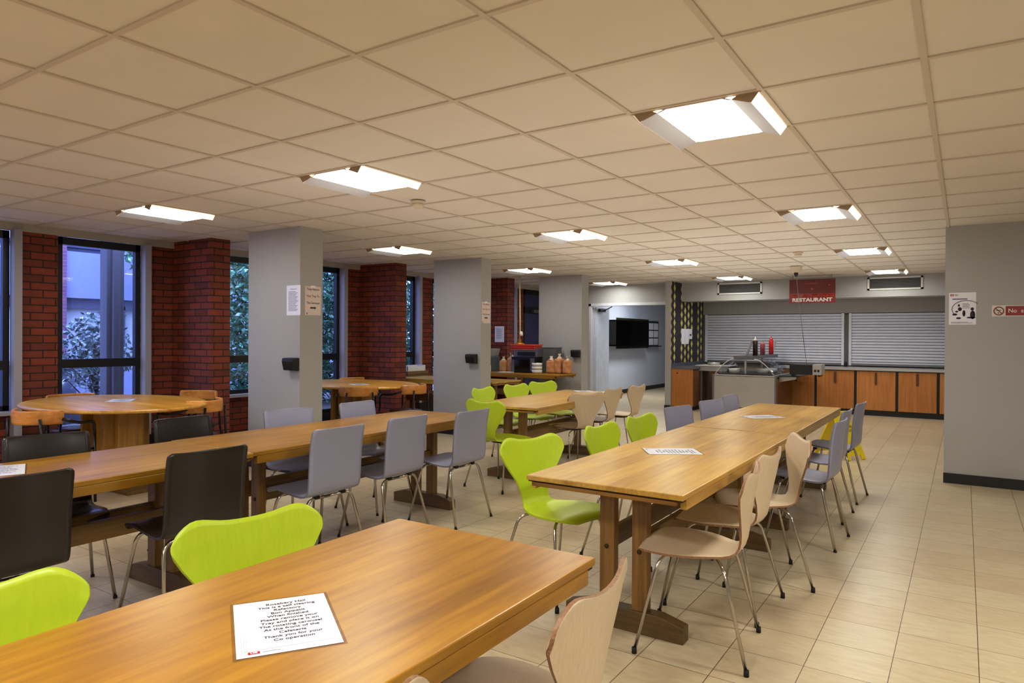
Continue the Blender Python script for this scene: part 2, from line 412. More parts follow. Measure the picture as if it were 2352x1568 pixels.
light_cells = [(l, c) for l in (1, 5, 9) for c in (1, 6, 11, 16)]
bm = B()
for l in range(-7, 14):
    for c in range(-12, 21):
        if (l, c) in light_cells: continue
        x1 = GX-GS*l; x0 = x1-GS; y0 = GY+GS*c; y1 = y0+GS
        x0 = max(x0, WX-0.2)
        if x1 <= x0: continue
        box(bm, x0, x1, y0, y1, CE+0.007, CE+0.02)
struct('ceiling', bm, M['tile'])
bm = B()
for l in range(-7, 13):
    x = GX-GS*l; box(bm, x-0.012, x+0.012, -4.2, 15.0, CE, CE+0.0072)
for c in range(-11, 21):
    y = GY+GS*c; box(bm, WX-0.2, 3.6, y-0.012, y+0.012, CE+0.0004, CE+0.0068)
struct('trim_1', bm, M['tee'])

# right wall stub with its side running back to the kitchen, outer right wall, rear wall
bm = B(); box(bm, -0.155, 3.6, 7.77, 14.7, 0, CE+0.02); struct('wall_right', bm, M['wall'])
bm = B(); box(bm, 3.5, 3.6, -4.2, 7.77, 0, CE+0.02); struct('wall_far_right', bm, M['wall'])
bm = B(); box(bm, WX-0.2, 3.6, -4.3, -4.2, 0, CE+0.02); struct('wall_rear', bm, M['wall'])
bm = B(); box(bm, -0.158, 3.5, 7.757, 7.77, 0, 0.094); struct('baseboard_right', bm, M['skirt'])
# serving-hatch wall behind the shutters
bm = B()
box(bm, -4.72, -0.155, 14.55, 14.7, 0, CE+0.02)
box(bm, -4.6, -0.155, 14.43, 14.55, 1.85, CE+0.02)
struct('wall_back', bm, M['wall_k'])
bm = B(); box(bm, -4.6, -0.155, 13.1, 13.5, 2.07, CE+0.02); struct('wall_bulkhead', bm, M['wall'])
# partition with wallpaper on its kitchen face
bm = B(); box(bm, -4.715, -4.602, 12.52, 14.55, 0, CE+0.02); struct('wall_partition', bm, M['wall'])
bm = B(); box(bm, -4.602, -4.598, 12.52, 14.43, 0.88, CE); struct('wall_kitchen_left', bm, M['wallpaper'])
bm = B(); box(bm, -4.72, -4.597, 12.507, 12.52, 0, 0.09); struct('baseboard_partition', bm, M['skirt'])
# end wall of the dining room with the corridor opening, and the corridor itself
bm = B()
box(bm, WX-0.2, -6.53, 12.94, 13.06, 0, CE+0.02)
box(bm, -6.53, -4.715, 12.94, 13.06, 2.06, CE+0.02)
struct('wall_end', bm, M['wall'])
bm = B()
box(bm, -7.05, -6.9, 13.06, 20, 0, CE+0.3); box(bm, -4.715, -4.6, 14.7, 20, 0, CE+0.3); box(bm, -7.0, -4.6, 19.9, 20, 0, CE+0.3)
box(bm, -7.05, -4.6, 13.06, 20, CE+0.0, CE+0.05)
struct('wall_corridor', bm, M['white_wall'])
bm = B(); box(bm, -6.9, -6.885, 13.06, 19.9, 0, 0.1); struct('baseboard_corridor', bm, M['skirt'])
bm = B()
box(bm, -6.53, -6.48, 12.92, 13.08, 0, 2.06); box(bm, -4.765, -4.715, 12.92, 13.08, 0, 2.06); box(bm, -6.53, -4.715, 12.92, 13.08, 2.01, 2.065)
struct('trim_2', bm, mat('door_frame_white', (210, 210, 214), 0.4))
d1 = sempty('door_1', (-6.47, 13.07, 0))
obj('door_leaf', box(B(), 0, 0.045, 0, 0.62, 0.01, 1.99), mat('door_white', (206, 212, 226), 0.45), d1, bevel=0.003)
obj('door_closer', tube(box(B(), 0.045, 0.10, 0.08, 0.34, 1.9, 1.96), [(0.08, 0.3, 1.93), (0.35, 0.1, 2.0)], 0.01), M['plastic_b'], d1)

# free-standing pillars
def pillar(x0, x1, y0, y1):
    bm = B(); box(bm, x0, x1, y0, y1, 0, CE+0.02); o = struct('wall_pillar', bm, M['wall'])
    bm = B(); box(bm, x0-0.012, x1+0.012, y0-0.012, y1+0.012, 0, 0.1); struct('baseboard_pillar', bm, M['skirt'])
pillar(-6.21, -5.405, 4.48, 4.765)
pillar(-6.26, -5.435, 7.55, 7.785)
pillar(-6.28, -5.43, 10.48, 10.735)

# window wall: brick panels, projecting brick piers, posts, black framed windows
bays = [-1.165, 1.785, 4.735, 7.685, 10.635]
bm = B()
for s in bays:
    y1 = s+1.0 if s > 10 else s+2.715
    box(bm, WX-0.2, WX, s+1.165, s+1.5, 0, CE+0.02)                 # brick between windows
    if s < 10: box(bm, WX-0.2, WX, s+2.43, s+2.715, 0, CE+0.02)     # brick next to pier
    box(bm, WX-0.2, WX-0.02, s, s+1.085, 0, 0.585)                  # apron below the high window
box(bm, WX-0.2, WX, -4.2, -1.165, 0, CE+0.02)
struct('wall_left', bm, M['brick'])
for y in (1.55, 4.5, 7.45, 10.4):
    bm = B(); box(bm, WX-0.2, -6.9, y, y+0.235, 0, CE+0.02); struct('wall_pier', bm, M['brick'])
bm = B()
for a, b in ((-1.165, 1.55), (1.785, 4.5), (4.735, 7.45), (7.685, 10.4), (10.635, 12.94)):
    box(bm, WX-0.02, WX+0.03, a, b, 2.36, CE+0.007)
struct('trim_3', bm, M['header'])
bm = B()
for s in bays:
    box(bm, WX, WX+0.012, s+1.165, s+1.5, 0, 0.25); box(bm, WX-0.05, WX+0.012, s+1.5, s+2.355, 0, 0.25)
    if s < 10: box(bm, WX, WX+0.012, s+2.43, s+2.715, 0, 0.25)
struct('baseboard_left', bm, M['skirt'])
for s in bays:
    for a in (1.085, 2.355):
        if s > 10 and a > 2: continue
        bm = B(); box(bm, WX-0.02, WX+0.075, s+a, s+a+0.07, 0.25, 2.37); struct('wall_post', bm, M['post'])

def window(n, y0, y1, z0, dark=False):
    w = sempty('window_%d' % n, (WX-0.06, 0, 0))
    bm = B()
    fr = 0.055
    box(bm, -0.03, 0.03, y0, y0+fr, z0, 2.36); box(bm, -0.03, 0.03, y1-fr, y1, z0, 2.36)
    box(bm, -0.03, 0.03, y0, y1, 2.285, 2.36); box(bm, -0.03, 0.03, y0, y1, z0, z0+0.05)
    box(bm, -0.035, 0.035, y0, y1, 1.015, 1.105)
    obj('window_frame', bm, M['black'], w)
    for a, b in ((z0+0.05, 1.015), (1.105, 2.285)):
        bm = B(); box(bm, -0.003, 0.003, y0+fr, y1-fr, a, b); obj('window_pane', bm, M['glass'], w)
    if z0 > 0.5:
        bm = B(); box(bm, -0.02, 0.16, y0, y1, z0-0.035, z0); obj('window_sill', bm, M['post'], w)
n = 1
for s in bays:
    window(n, s, s+1.085, 0.62); n += 1
    if s < 10: window(n, s+1.5, s+2.355, 0.25); n += 1
# dark glazed door near the far end
d2 = sempty('door_2', (WX-0.04, 12.13, 0))
bm = B(); box(bm, -0.03, 0.03, 0, 0.08, 0, 2.36); box(bm, -0.03, 0.03, 0.73, 0.81, 0, 2.36)
box(bm, -0.03, 0.03, 0, 0.81, 2.26, 2.36); box(bm, -0.03, 0.03, 0, 0.81, 1.86, 2.0); box(bm, -0.03, 0.03, 0, 0.81, 0, 0.2)
obj('door_frame', bm, M['black'], d2)
bm = B(); box(bm, -0.004, 0.004, 0.08, 0.73, 0.2, 1.86); box(bm, -0.004, 0.004, 0.08, 0.73, 2.0, 2.26)
obj('door_glass', bm, mat('dark_blue_glass', (52, 54, 96), 0.1, coat=0.5), d2)
obj('door_closer', box(B(), 0.03, 0.09, 0.35, 0.6, 1.88, 1.94), M['steel_d'], d2)

# ------------------------------------------------------------------ ceiling lights
def make_light():
    t = thing('ceiling_light', '', 'ceiling light', group='recessed ceiling lights')
    bm = B()
    for x0, x1, y0, y1 in ((-.3, -.29, -.3, .3), (.29, .3, -.3, .3), (-.3, .3, -.3, -.29), (-.3, .3, .29, .3)):
        box(bm, x0, x1, y0, y1, 0.001, 0.12)
    box(bm, -.3, .3, -.3, .3, 0.115, 0.125)
    obj('housing', bm, M['housing'], t)
    bm = B(); rows = []
    nseg = 10
    for i in range(nseg+1):
        u = -1+2*i/nseg; x = 0.17*u; z = -0.012+0.034*(1-u*u)
        rows.append((x, z))
    for (xa, za), (xb, zb) in zip(rows, rows[1:]):
        f = bm.faces.new([bm.verts.new(p) for p in ((xa, -.285, za), (xb, -.285, zb), (xb, .285, zb), (xa, .285, za))]); f.smooth = True
    obj('diffuser', bm, M['diff'], t)
    for y in (-.2995, .284): obj('edge_frame', box(B(), -.3, .3, y, y+.0155, -.001, .004), M['housing'], t)
    for s in (-1, 1):
        obj('diffuser_rim', tube(B(), [(x, .2845*s, z-.001) for x, z in rows], .0022, 6), M['steel_d'], t)
        for y in (-.2875, .2865): obj('wing_end_shade', prism(B(), [(s*.29, .002), (s*.257, -.0405), (s*.172, -.0115), (s*.2, .002)], y, y+.001, 'y'), M['housing'], t)  # tan caps stand in for the shade at the open wing ends
        bm = B(); y = .285*s
        bm.faces.new([bm.verts.new((x, y, z)) for x, z in rows])
        obj('end_plate', bm, M['endp'], t)
        bm = B(); prism(bm, [(s*.172, -.012), (s*.257, -.042), (s*.257, -.0405), (s*.174, -.0095)], -.285, .285, 'y'); obj('reflector_wing', bm, M['wing'], t)
        bm = B(); prism(bm, [(s*.2575, -.042), (s*.2885, -.003), (s*.286, -.002), (s*.2575, -.0385)], -.285, .285, 'y'); obj('side_lens', bm, M['strip'], t)
    return t
lab = {1: {1: 'largest recessed ceiling light, nearest, upper right of the picture', 6: 'recessed ceiling light second in the right-hand row, beyond the largest one',
           11: 'recessed ceiling light third in the right-hand row, before the one above the grille', 16: 'small recessed ceiling light just in front of the right-hand air grille'},
       5: {1: 'nearest recessed ceiling light of the middle row, left of the smoke detector', 6: 'recessed ceiling light second in the middle row, in front of the middle pillar gap',
           11: 'recessed ceiling light third in the middle row, above the corridor opening side', 16: 'small recessed ceiling light just in front of the left-hand air grille'},
       9: {1: 'leftmost recessed ceiling light, above the oval table by the brick', 6: 'recessed ceiling light between the first and second grey pillars',
           11: 'recessed ceiling light between the second and third grey pillars', 16: 'farthest recessed ceiling light, in front of the corridor opening'}}
proto = make_light()
for i, (l, c) in enumerate(light_cells):
    loc = (GX-GS*(l+0.5), GY+GS*(c+0.5), CE)
    if i == 0: proto.location = loc; proto['label'] = lab[l][c]
    else: dup(proto, loc, 0, lab[l][c])

# ------------------------------------------------------------------ chairs

def leg_pts(foot, knee, hub): return fillet([foot, knee, hub], 0.05, 5)

def make_curvy(name, label, face, edge):
    t = thing(name, label, 'chair')
    # profile rows: (y, z, halfwidth, curve_y, curve_z)
    prof = [(.235, .418, .10, 0, -.004), (.232, .430, .135, 0, -.006), (.220, .441, .168, 0, -.008), (.195, .449, .196, 0, -.010), (.155, .451, .214, 0, -.010),
            (.10, .447, .224, 0, -.006), (.04, .440, .220, 0, .0), (-.02, .434, .204, 0, .006), (-.075, .430, .176, 0, .008), (-.12, .429, .146, 0, .006),
            (-.155, .434, .120, .004, .003), (-.182, .447, .104, .008, 0), (-.199, .470, .098, .012, 0), (-.208, .50, .101, .015, 0), (-.214, .54, .118, .018, 0),
            (-.219, .585, .146, .022, 0), (-.225, .63, .182, .026, 0), (-.231, .67, .212, .030, 0), (-.237, .705, .233, .034, 0)]
    nc = 27; grid = []
    vs = [math.sin(PI/2*(-1+2*j/(nc-1))) for j in range(nc)]
    for y, z, w, cy, cz in prof:
        row = []
        for v in vs:
            row.append(Vector((w*v, y+cy*v*v, z+cz*v*v)))
        grid.append(row)
    def ztop(x):
        a = abs(x); zt = .784+.022*math.exp(-((a-.165)/.075)**2)
        if a > .158: zt = .738+(zt-.738)*math.sqrt(max(0, 1-((a-.158)/.0835)**2))
        return zt
    for tt, w in ((.2, .238), (.4, .2405), (.6, .2412), (.8, .2412), (1.0, .2405)):
        row = []
        for v in vs:
            x = w*v; z = .705+(ztop(x)-.705)*tt
            row.append(Vector((x, -.237-.014*tt+.036*v*v, z)))
        grid.append(row)
    obj('seat_shell', sheet(B(), grid, 0.010), [face, edge], t)
    for sx in (-1, 1):
        for fy, ky, hy, kx in ((.225, .135, .06, .165), (-.235, -.135, -.06, .165)):
            rear = fy < 0
            zk = .405 if not rear else .398
            bm = tube(B(), leg_pts((sx*.232, fy, .012), (sx*kx, ky, zk), (sx*.02, hy, .420)), .0075, 8)
            lg = obj('leg', bm, M['chrome'], t)
            d = (Vector((sx*kx, ky, zk))-Vector((sx*.232, fy, .0))).normalized(); f = Vector((sx*.232, fy, 0.0))
            obj('foot_cap', lathe(B(), [(.0, 0), (.011, 0), (.0105, .026), (0, .026)], 10, (f.x, f.y, 0)), M['cap'], lg)
    obj('mount_plate', lathe(B(), [(0, .405), (.09, .405), (.09, .424), (0, .424)], 16), M['blk_metal'], t)
    return t

def make_square(name, label, face, edge):
    t = thing(name, label, 'chair')
    prof = [(.222, .412, .176), (.219, .425, .188), (.208, .437, .194), (.185, .445, .197), (.13, .445, .199), (.07, .439, .2), (.0, .430, .2), (-.06, .424, .2),
            (-.105, .423, .2), (-.135, .427, .2), (-.158, .438, .2), (-.173, .455, .2), (-.182, .48, .2), (-.19, .53, .2), (-.198, .60, .2), (-.207, .67, .2), (-.216, .74, .201)]
    nc = 15; grid = []
    def row(y, z, w, cz, cy):
        return [Vector((w*v, y+cy*v*v, z+cz*v*v)) for v in (-1+2*j/(nc-1) for j in range(nc))]
    for i, (y, z, w) in enumerate(prof):
        k = max(0, min(1, (i-10)/5))
        grid.append(row(y, z, w, 0.004*(1-k) if i > 3 else 0, 0.022*k))
    for tt in (.35, .65, .85, .95, 1.0):
        r = []
        for j in range(nc):
            v = -1+2*j/(nc-1); z1 = .824
            w = .2005
            # rounded top corners
            z = .74+(z1-.74)*tt
            rr = .022
            ex = max(0, tt*(z1-.74)-((z1-.74)-rr))
            w2 = w-rr+math.sqrt(max(0, rr*rr-ex*ex))
            r.append(Vector((w2*v, -.216-.0165*tt+.022*v*v, z)))
        grid.append(r)
    obj('seat_shell', sheet(B(), grid, 0.011), [face, edge], t)
    for sx in (-1, 1):
        for fy, ky in ((.215, .13), (-.222, -.125)):
            bm = tube(B(), fillet([(sx*.219, fy, .006), (sx*.172, ky, .407), (0, ky, .407)], .06, 6), .009, 8)
            lg = obj('leg', bm, M['chrome'], t)
            obj('foot_cap', lathe(B(), [(0, 0), (.0105, 0), (.0105, .012), (0, .012)], 10, (sx*.219, fy, 0)), M['cap'], lg)
    for sx in (-1, 1):
        for y in (.13, -.125): obj('seat_pad', cbox(B(), sx*.1, y, .414, .03, .03, .018), M['blk_metal'], t)
    return t

def make_armchair(name, label):
    t = thing(name, label, 'armchair')
    obj('seat', lathe(B(), [(0, .43), (.19, .43), (.205, .445), (.2, .465), (.15, .474), (0, .476)], 24), M['maroon'], t)
    # curved wooden back band
    grid = []
    for z in (.675, .695, .735, .765, .78):
        r = []
        k = 1-abs((z-.73)/.052)**3*0.06
        for j in range(15):
            a = math.radians(-62+124*j/14)
            r.append(Vector((.25*math.sin(a)*k, .06-.31*math.cos(a), z)))
        grid.append(r)
    obj('backrest', sheet(B(), grid, 0.016), [M['band'], M['band']], t)
    for sx in (-1, 1):
        # rear leg rises into the back, front leg bends into the arm
        obj('leg', tube(B(), fillet([(sx*.19, -.27, 0), (sx*.165, -.215, .46), (sx*.145, -.225, .72)], .1, 5), .011, 8), M['blk_metal'], t)
        lg = obj('leg', tube(B(), [(sx*.225, .22, 0), (sx*.225, .215, .3), (sx*.226, .212, .57)], .011, 8), M['blk_metal'], t)
        obj('armrest', tube(B(), fillet([(sx*.226, .212, .57), (sx*.226, .205, .665), (sx*.24, .05, .66), (sx*.225, -.10, .71)], .08, 6), .012, 8), M['blk_metal'], t)
    bm = B()
    tube(bm, [(.2*math.cos(2*PI*k/24), .2*math.sin(2*PI*k/24), .425) for k in range(24)], .009, 6, closed=True)
    for sx in (-1, 1):
        tube(bm, [(sx*.19, .03, .425), (sx*.224, .215, .44)], .009, 6); tube(bm, [(sx*.15, -.13, .425), (sx*.166, -.217, .44)], .009, 6)
    obj('seat_frame', bm, M['blk_metal'], t)
    return t

protos = {}
mk = {'lime': lambda: make_curvy('moulded_chair', '', M['lime'], M['lime_edge']),
      'beech': lambda: make_curvy('plywood_chair', '', M['beech'], M['ply_edge']),
      'grey': lambda: make_square('dining_chair', '', M['grey_ch'], M['grey_edge']),
      'dark': lambda: make_square('brown_chair', '', M['dark_ch'], M['dark_edge']),
      'arm': lambda: make_armchair('armchair', '')}
GRP = {'lime': 'lime green moulded chairs', 'beech': 'pale plywood chairs', 'grey': 'grey dining chairs', 'dark': 'dark brown dining chairs', 'arm': 'wooden-backed armchairs'}
def chair(kind, x, y, facing, label):
    rot = math.radians(facing-90)
    if kind not in protos:
        o = mk[kind](); o['group'] = GRP[kind]; o['label'] = label; o.location = (x, y, 0); o.rotation_euler = (0, 0, rot); protos[kind] = o
    else: o = dup(protos[kind], (x, y, 0), rot, label, GRP[kind])
    return o

# right-hand table row
chair('beech', -.985, 3.04, 187.8, 'pale plywood chair with seat fully visible at near right corner of right-hand table')
chair('beech', -1.028, 3.591, 177.6, 'pale plywood chair second along the right side of the right-hand table')
chair('beech', -.977, 4.10, 205, 'pale plywood chair turned outward, third along right side of the right-hand table')
chair('grey', -.886, 5.041, 177.2, 'grey chair right after the plywood chairs on right side of the right-hand table')
chair('grey', -.945, 5.78, 178, 'grey chair half hidden between two others in front of the yellow floor sign')
chair('grey', -.931, 6.533, 176.1, 'farthest grey chair on the right side of right-hand table, beside yellow floor sign')
chair('lime', -1.815, 3.25, -16, 'lime green chair with whole seat visible at near left corner of right-hand table')
chair('lime', -1.73, 4.045, -2, 'lime green chair second along the left side of the right-hand table')
chair('lime', -1.73, 4.69, -4, 'lime green chair third along left side of right-hand table, next to the grey one')
chair('grey', -1.66, 5.201, -11.2, 'darker-looking grey chair after the lime ones on left side of right-hand table')
chair('grey', -1.614, 5.896, -12.9, 'grey chair in the middle of three on left side of right-hand table')
chair('grey', -1.628, 6.566, -3.6, 'farthest grey chair on left side of right-hand table, before the salad counter')
# nearest table
chair('lime', -1.647, 1.31, -12, 'lime green chair back at the left side of the nearest table, centre of its edge')
chair('lime', -1.612, .56, -10, 'lime green chair back cut off by the left picture edge at the nearest table')
chair('beech', -.93, 1.43, 186, 'pale plywood chair at right side of the nearest table, seat cut off below')
chair('beech', -.98, .68, 180, 'pale plywood chair of which only a tip shows at the bottom picture edge')
# left row
chair('grey', -3.285, 2.846, 179.4, 'nearest grey chair on right side of the left table row, beside dark brown one')
chair('grey', -3.311, 3.478, 181.8, 'grey chair in the middle of three on right side of the left table row')
chair('grey', -3.198, 4.061, 180.2, 'farthest grey chair on right side of the left table row, near the lime chairs')
chair('grey', -3.922, 3.294, -7.9, 'grey chair on far side of left table row, in front of first grey pillar')
chair('grey', -3.917, 4.012, 2.1, 'grey chair on far side of left table row, right of the first grey pillar')
chair('dark', -3.172, 1.938, 176.8, 'dark brown chair with scuffed top on right side of left table row')
chair('dark', -3.21, 1.155, 178, 'large dark brown chair back cut off by the left edge of the picture')
chair('dark', -4.047, 2.581, .4, 'dark brown chair behind left table row, in front of the oval table base')
chair('dark', -3.90, 1.67, -12, 'dark brown chair behind left table row, cut off by left edge, glossy seat')
# middle table
chair('lime', -4.20, 6.2, 4, 'lime green chair at near left of middle table, only its back top showing')
chair('lime', -3.51, 5.2, 82, 'lime green chair pushed up to the near end of the middle table')
chair('lime', -4.21, 6.85, -5.6, 'lime green chair second along the far side of the middle table')
chair('lime', -4.233, 7.45, -17, 'farthest lime green chair on the far side of the middle table')
chair('beech', -3.38, 6.36, 156, 'plywood chair with broad back turned to us at the middle table')
chair('beech', -3.47, 7.05, 181, 'plywood chair second of three on right side of the middle table')
chair('beech', -3.45, 7.68, 178, 'farthest plywood chair on right side of the middle table, before the corridor')
# oval tables
chair('arm', -6.01, 2.52, 112, 'wooden-backed armchair at near left end of the left oval table')
chair('arm', -7.09, 3.2, 0, 'wooden-backed armchair behind left oval table, against the window')
chair('arm', -6.58, 4.08, -72, 'wooden-backed armchair at back right of left oval table, against brick')
chair('arm', -5.83, 3.63, 202, 'wooden-backed armchair at front right of left oval table, by the pillar')
chair('arm', -5.88, 5.72, 141, 'wooden-backed armchair on near side of the oval table between the pillars')
chair('arm', -5.64, 6.28, 186, 'wooden-backed armchair on right of oval table between the pillars')
chair('arm', -6.95, 6.75, 0, 'wooden-backed armchair behind oval table between the pillars, by brick pier')

# ------------------------------------------------------------------ trestle tables
def make_trestle(L=2.2, W=0.76, H=0.72, top='oak'):
    t = thing('trestle_table', '', 'table', group='oak trestle tables')
    hl, hw = L/2, W/2
    obj('table_top', box(B(), -hw, hw, -hl, hl, H-.024, H), [M[top]], t, bevel=.004)
    for s in (-1, 1):
        x0, x1 = sorted((s*hw, s*(hw-.028)))
        obj('side_rail', box(B(), x0, x1, -hl+.045, hl-.045, H-.068, H-.0245), M[top], t, bevel=.003)
        y0, y1 = sorted((s*(hl-.001), s*(hl-.045)))
        bm = box(B(), -hw+.03, hw-.03, y0, y1, H-.047, H-.031)
        box(bm, -hw+.004, hw-.004, *sorted((s*(hl-.012), s*(hl-.045))), H-.031, H-.0245, mi=1)
        obj('end_batten', bm, [M['oak_x'], M['groove']], t, bevel=.001)
        yb = s*(hl-.28)
        for sx in (-1, 1):
            px = sx*.082
            p = obj('post', box(B(), px-.037, px+.037, yb-.026, yb+.026, .09, H-.07), M['oak_leg'], t, bevel=.003)
            obj('bolt', place_bm(lathe(B(), [(0, 0), (.011, 0), (.011, .004), (0, .004)], 10), (px, yb+s*.026, .375), (1, 0, 0), (0, 0, -s), 0), M['groove'], p)
        bm = B(); prism(bm, [(-.295, 0), (.295, 0), (.295, .072), (.18, .102), (-.18, .102), (-.295, .072)], yb-.036, yb+.036, 'y')
        obj('foot', bm, M['oak_dark'], t, bevel=.004)
        obj('cross_bearer', cbox(B(), 0, yb, H-.048, .56, .06, .046), M['oak_dark'], t)
    for sx in (-1, 1):
        obj('stretcher', cbox(B(), sx*.082, 0, .405, .03, 2*(hl-.28)-.05, .095), M['oak_beam'], t, bevel=.003)
    return t
tb = make_trestle(2.2, .765, .72, 'oak')
tb.location = (-1.268, .715, 0); tb.rotation_euler = (0, 0, math.radians(.3)); tb['label'] = 'nearest oak trestle table filling the bottom of the picture, laminated notice on it'
dup(tb, (-3.59, 1.255, 0), math.radians(.6), 'oak trestle table cut off by left picture edge, dark brown chairs around it')
dup(tb, (-3.635, 3.455, 0), math.radians(.3), 'oak trestle table with grey chairs along both sides, in front of the first pillar')
tp = make_trestle(2.16, .75, .72, 'oak_pale')
tp.location = (-1.32, 3.803, 0); tp.rotation_euler = (0, 0, 0); tp['label'] = 'near oak trestle table of the right-hand row, beside pale plywood and lime chairs'
dup(tp, (-1.326, 5.985, 0), 0, 'far oak trestle table of the right-hand row, grey chairs around it')
dup(tp, (-3.63, 6.36, 0), math.radians(3), 'oak trestle table in the middle, beyond the left row, lime and plywood chairs')
dup(tp, (-6.58, 8.3, 0), math.radians(90), 'oak trestle table half hidden behind second pillar, below the microwave table')
tm = make_trestle(2.16, .70, .75, 'oak'); tm.location = (-6.55, 10.04, 0); tm.rotation_euler = (0, 0, math.radians(90)); tm['label'] = 'oak trestle table carrying the black microwave and bread against the third pillar'

def make_oval():
    t = thing('oval_table', '', 'table', group='oval pedestal tables')
    obj('table_top', lathe(B(), [(0, .733), (.9, .733), (.985, .738), (1.0, .75), (.985, .762), (.97, .765), (0, .765)], 64, sx=.93, sy=.68), M['round_top'], t)
    obj('pedestal', box(B(), -.27, .27, -.11, .11, .05, .733), M['pedestal'], t, bevel=.004)
    bm = box(B(), -.2, -.16, -.2, .2, .05, .733); box(bm, .16, .2, -.2, .2, .05, .733)
    obj('pedestal_fin', bm, M['pedestal'], t, bevel=.003)
    bm = prism(B(), [(-.42, 0), (.42, 0), (.42, .03), (.3, .05), (-.3, .05), (-.42, .03)], -.11, .11, 'y')
    obj('foot', bm, M['oak_dark'], t, bevel=.003)
    return t
ov = make_oval(); ov.location = (-6.29, 3.17, 0); ov['label'] = 'oval wooden pedestal table at left, in front of the tall window'
dup(ov, (-6.45, 6.2, 0), 0, 'oval wooden pedestal table half hidden between first and second grey pillars')

# ------------------------------------------------------------------ papers on tables
NOTE = ['Rosebery Hall', 'This is a self clearing', 'Refectory', 'Bon Appetit', 'When finished.', 'Please remove your', 'Tray and place it on', 'The rotating carousel', 'At the front of the', 'Cafeteria', 'Thank you for your', 'Co operation']
M['lam'] = glass_mat('laminate_film', (0.92, 0.92, 0.94, 1))
def notice(cx, cy, ang, label, z=.7202, full=True):
    t = thing('laminated_notice', label, 'notice', (cx, cy, z), math.radians(ang), 'table notices')
    obj('laminate', box(B(), -.112, .112, -.157, .157, 0, .0006), M['lam'], t)
    obj('paper_sheet', box(B(), -.105, .105, -.1485, .1485, .0007, .0012), M['paper'], t)
    bm = B()
    for i, s in enumerate(NOTE):
        b2 = text_bm(s, .0155 if i else .016, bold=.0002)
        bmesh.ops.translate(b2, vec=(.012, .118-i*.0185, .0016), verts=b2.verts)
        me = bpy.data.meshes.new('t'); b2.to_mesh(me); b2.free(); bm.from_mesh(me); bpy.data.meshes.remove(me)
    obj('printed_text', bm, M['ink'], t)
    bm = box(B(), -.083, -.060, -.138, -.127, .0013, .0016); obj('red_logo', bm, M['red_logo'], t)
    b2 = text_bm('LSE', .0095, bold=.0004); bmesh.ops.translate(b2, vec=(-.0715, -.1325, .0019), verts=b2.verts); obj('logo_text', b2, M['white_ink'], t)
    bm = B()
    for k in range(3): box(bm, -.094+k*.005, -.0937+k*.005, -.13+k*.004, -.04-k*.012, .0013, .0015)
    box(bm, -.09, .09, -.1225, -.1221, .0013, .0015); box(bm, -.055, -.02, -.134, -.1325, .0013, .0015)
    obj('margin_lines', bm, M['ink_soft'], t)
    return t
notice(-1.258, 1.005, math.degrees(math.atan2(.83, .55)), 'laminated white notice lying on the nearest table, text readable')
notice(-1.37, 3.757, -57, 'white notice lying on the near table of the right-hand row')
notice(-1.37, 5.84, -40, 'white notice lying on the far table of the right-hand row')
notice(-3.76, 1.36, 68, 'white notice on left table row behind the dark chair, at left picture edge')
notice(-3.75, 7.3, 40, 'white notice lying at the far end of the middle table')
notice(-6.35, 3.25, 50, 'white notice lying on the left oval table', z=.7655)
notice(-6.2, 6.05, 60, 'white notice on the oval table between the pillars', z=.7655)

# ------------------------------------------------------------------ wall notices, dispensers
def lines(bm, x0, x1, ys, h, z):
    for i, y in enumerate(ys): box(bm, x0, x0+(x1-x0)*(0.72+0.28*((i*37) % 10)/10), y-h/2, y+h/2, z, z+.0004)
    return bm
def orient(o, origin, xdir, ydir):
    x = Vector(xdir); y = Vector(ydir); z = x.cross(y)
    o.matrix_world = Matrix(((x.x, y.x, z.x, origin[0]), (x.y, y.y, z.y, origin[1]), (x.z, y.z, z.z, origin[2]), (0, 0, 0, 1)))
def wall_sheet(name, label, origin, xdir, w, h, m=None):
    t = thing(name, label, 'notice'); orient(t, origin, xdir, (0, 0, 1))
    obj('paper_sheet', box(B(), -w/2, w/2, -h/2, h/2, .0005, .0015), m or M['paper'], t)
    return t
t = wall_sheet('wall_notice', 'white page of small print on the front of the first grey pillar', (-5.50, 4.48, 1.71), (1, 0, 0), .205, .295)
bm = lines(B(), -.075, .075, [.085-.0125*i for i in range(16)], .005, .0016); box(bm, -.05, .05, .108, .113, .0016, .002); obj('printed_lines', bm, M['ink_soft'], t)
def tray_sign(label, origin, xdir):
    t = wall_sheet('tray_sign', label, origin, xdir, .20, .287, M['paper_dull'])
    b = text_bm('Trays Return\n\nYour Tray To\n\nThe Carousel', .0295, bold=.0005, space=1.15); bmesh.ops.translate(b, vec=(0, .045, .002), verts=b.verts); obj('printed_text', b, M['ink'], t)
    bm = box(B(), -.035, .02, -.079, -.063, .0016, .0022); quad(bm, [(.02, -.086, .002), (.042, -.071, .002), (.02, -.056, .002)]); obj('printed_arrow', bm, M['ink'], t)
    obj('printed_dot', lathe(B(), [(0, .0016), (.009, .0016), (.009, .0022), (0, .0022)], 12, (-.075, -.128, 0)), M['ink_soft'], t)
    bm = box(B(), -.03, .03, .13, .15, .0016, .0022); obj('tape', bm, M['white_ink'], t)
    return t
tray_sign('cream sign with arrow on the narrow side of the first grey pillar', (-5.405, 4.64, 1.71), (0, 1, 0))
tray_sign('cream sign with arrow on the narrow side of the second grey pillar', (-5.435, 7.665, 1.69), (0, 1, 0))
t = wall_sheet('wall_notice', 'white page of small print on the far brick pier beside the red lamp', (-7.068, 10.4, 1.41), (1, 0, 0), .205, .29)
obj('printed_lines', lines(B(), -.075, .075, [.1-.014*i for i in range(14)], .005, .0016), M['ink_soft'], t)

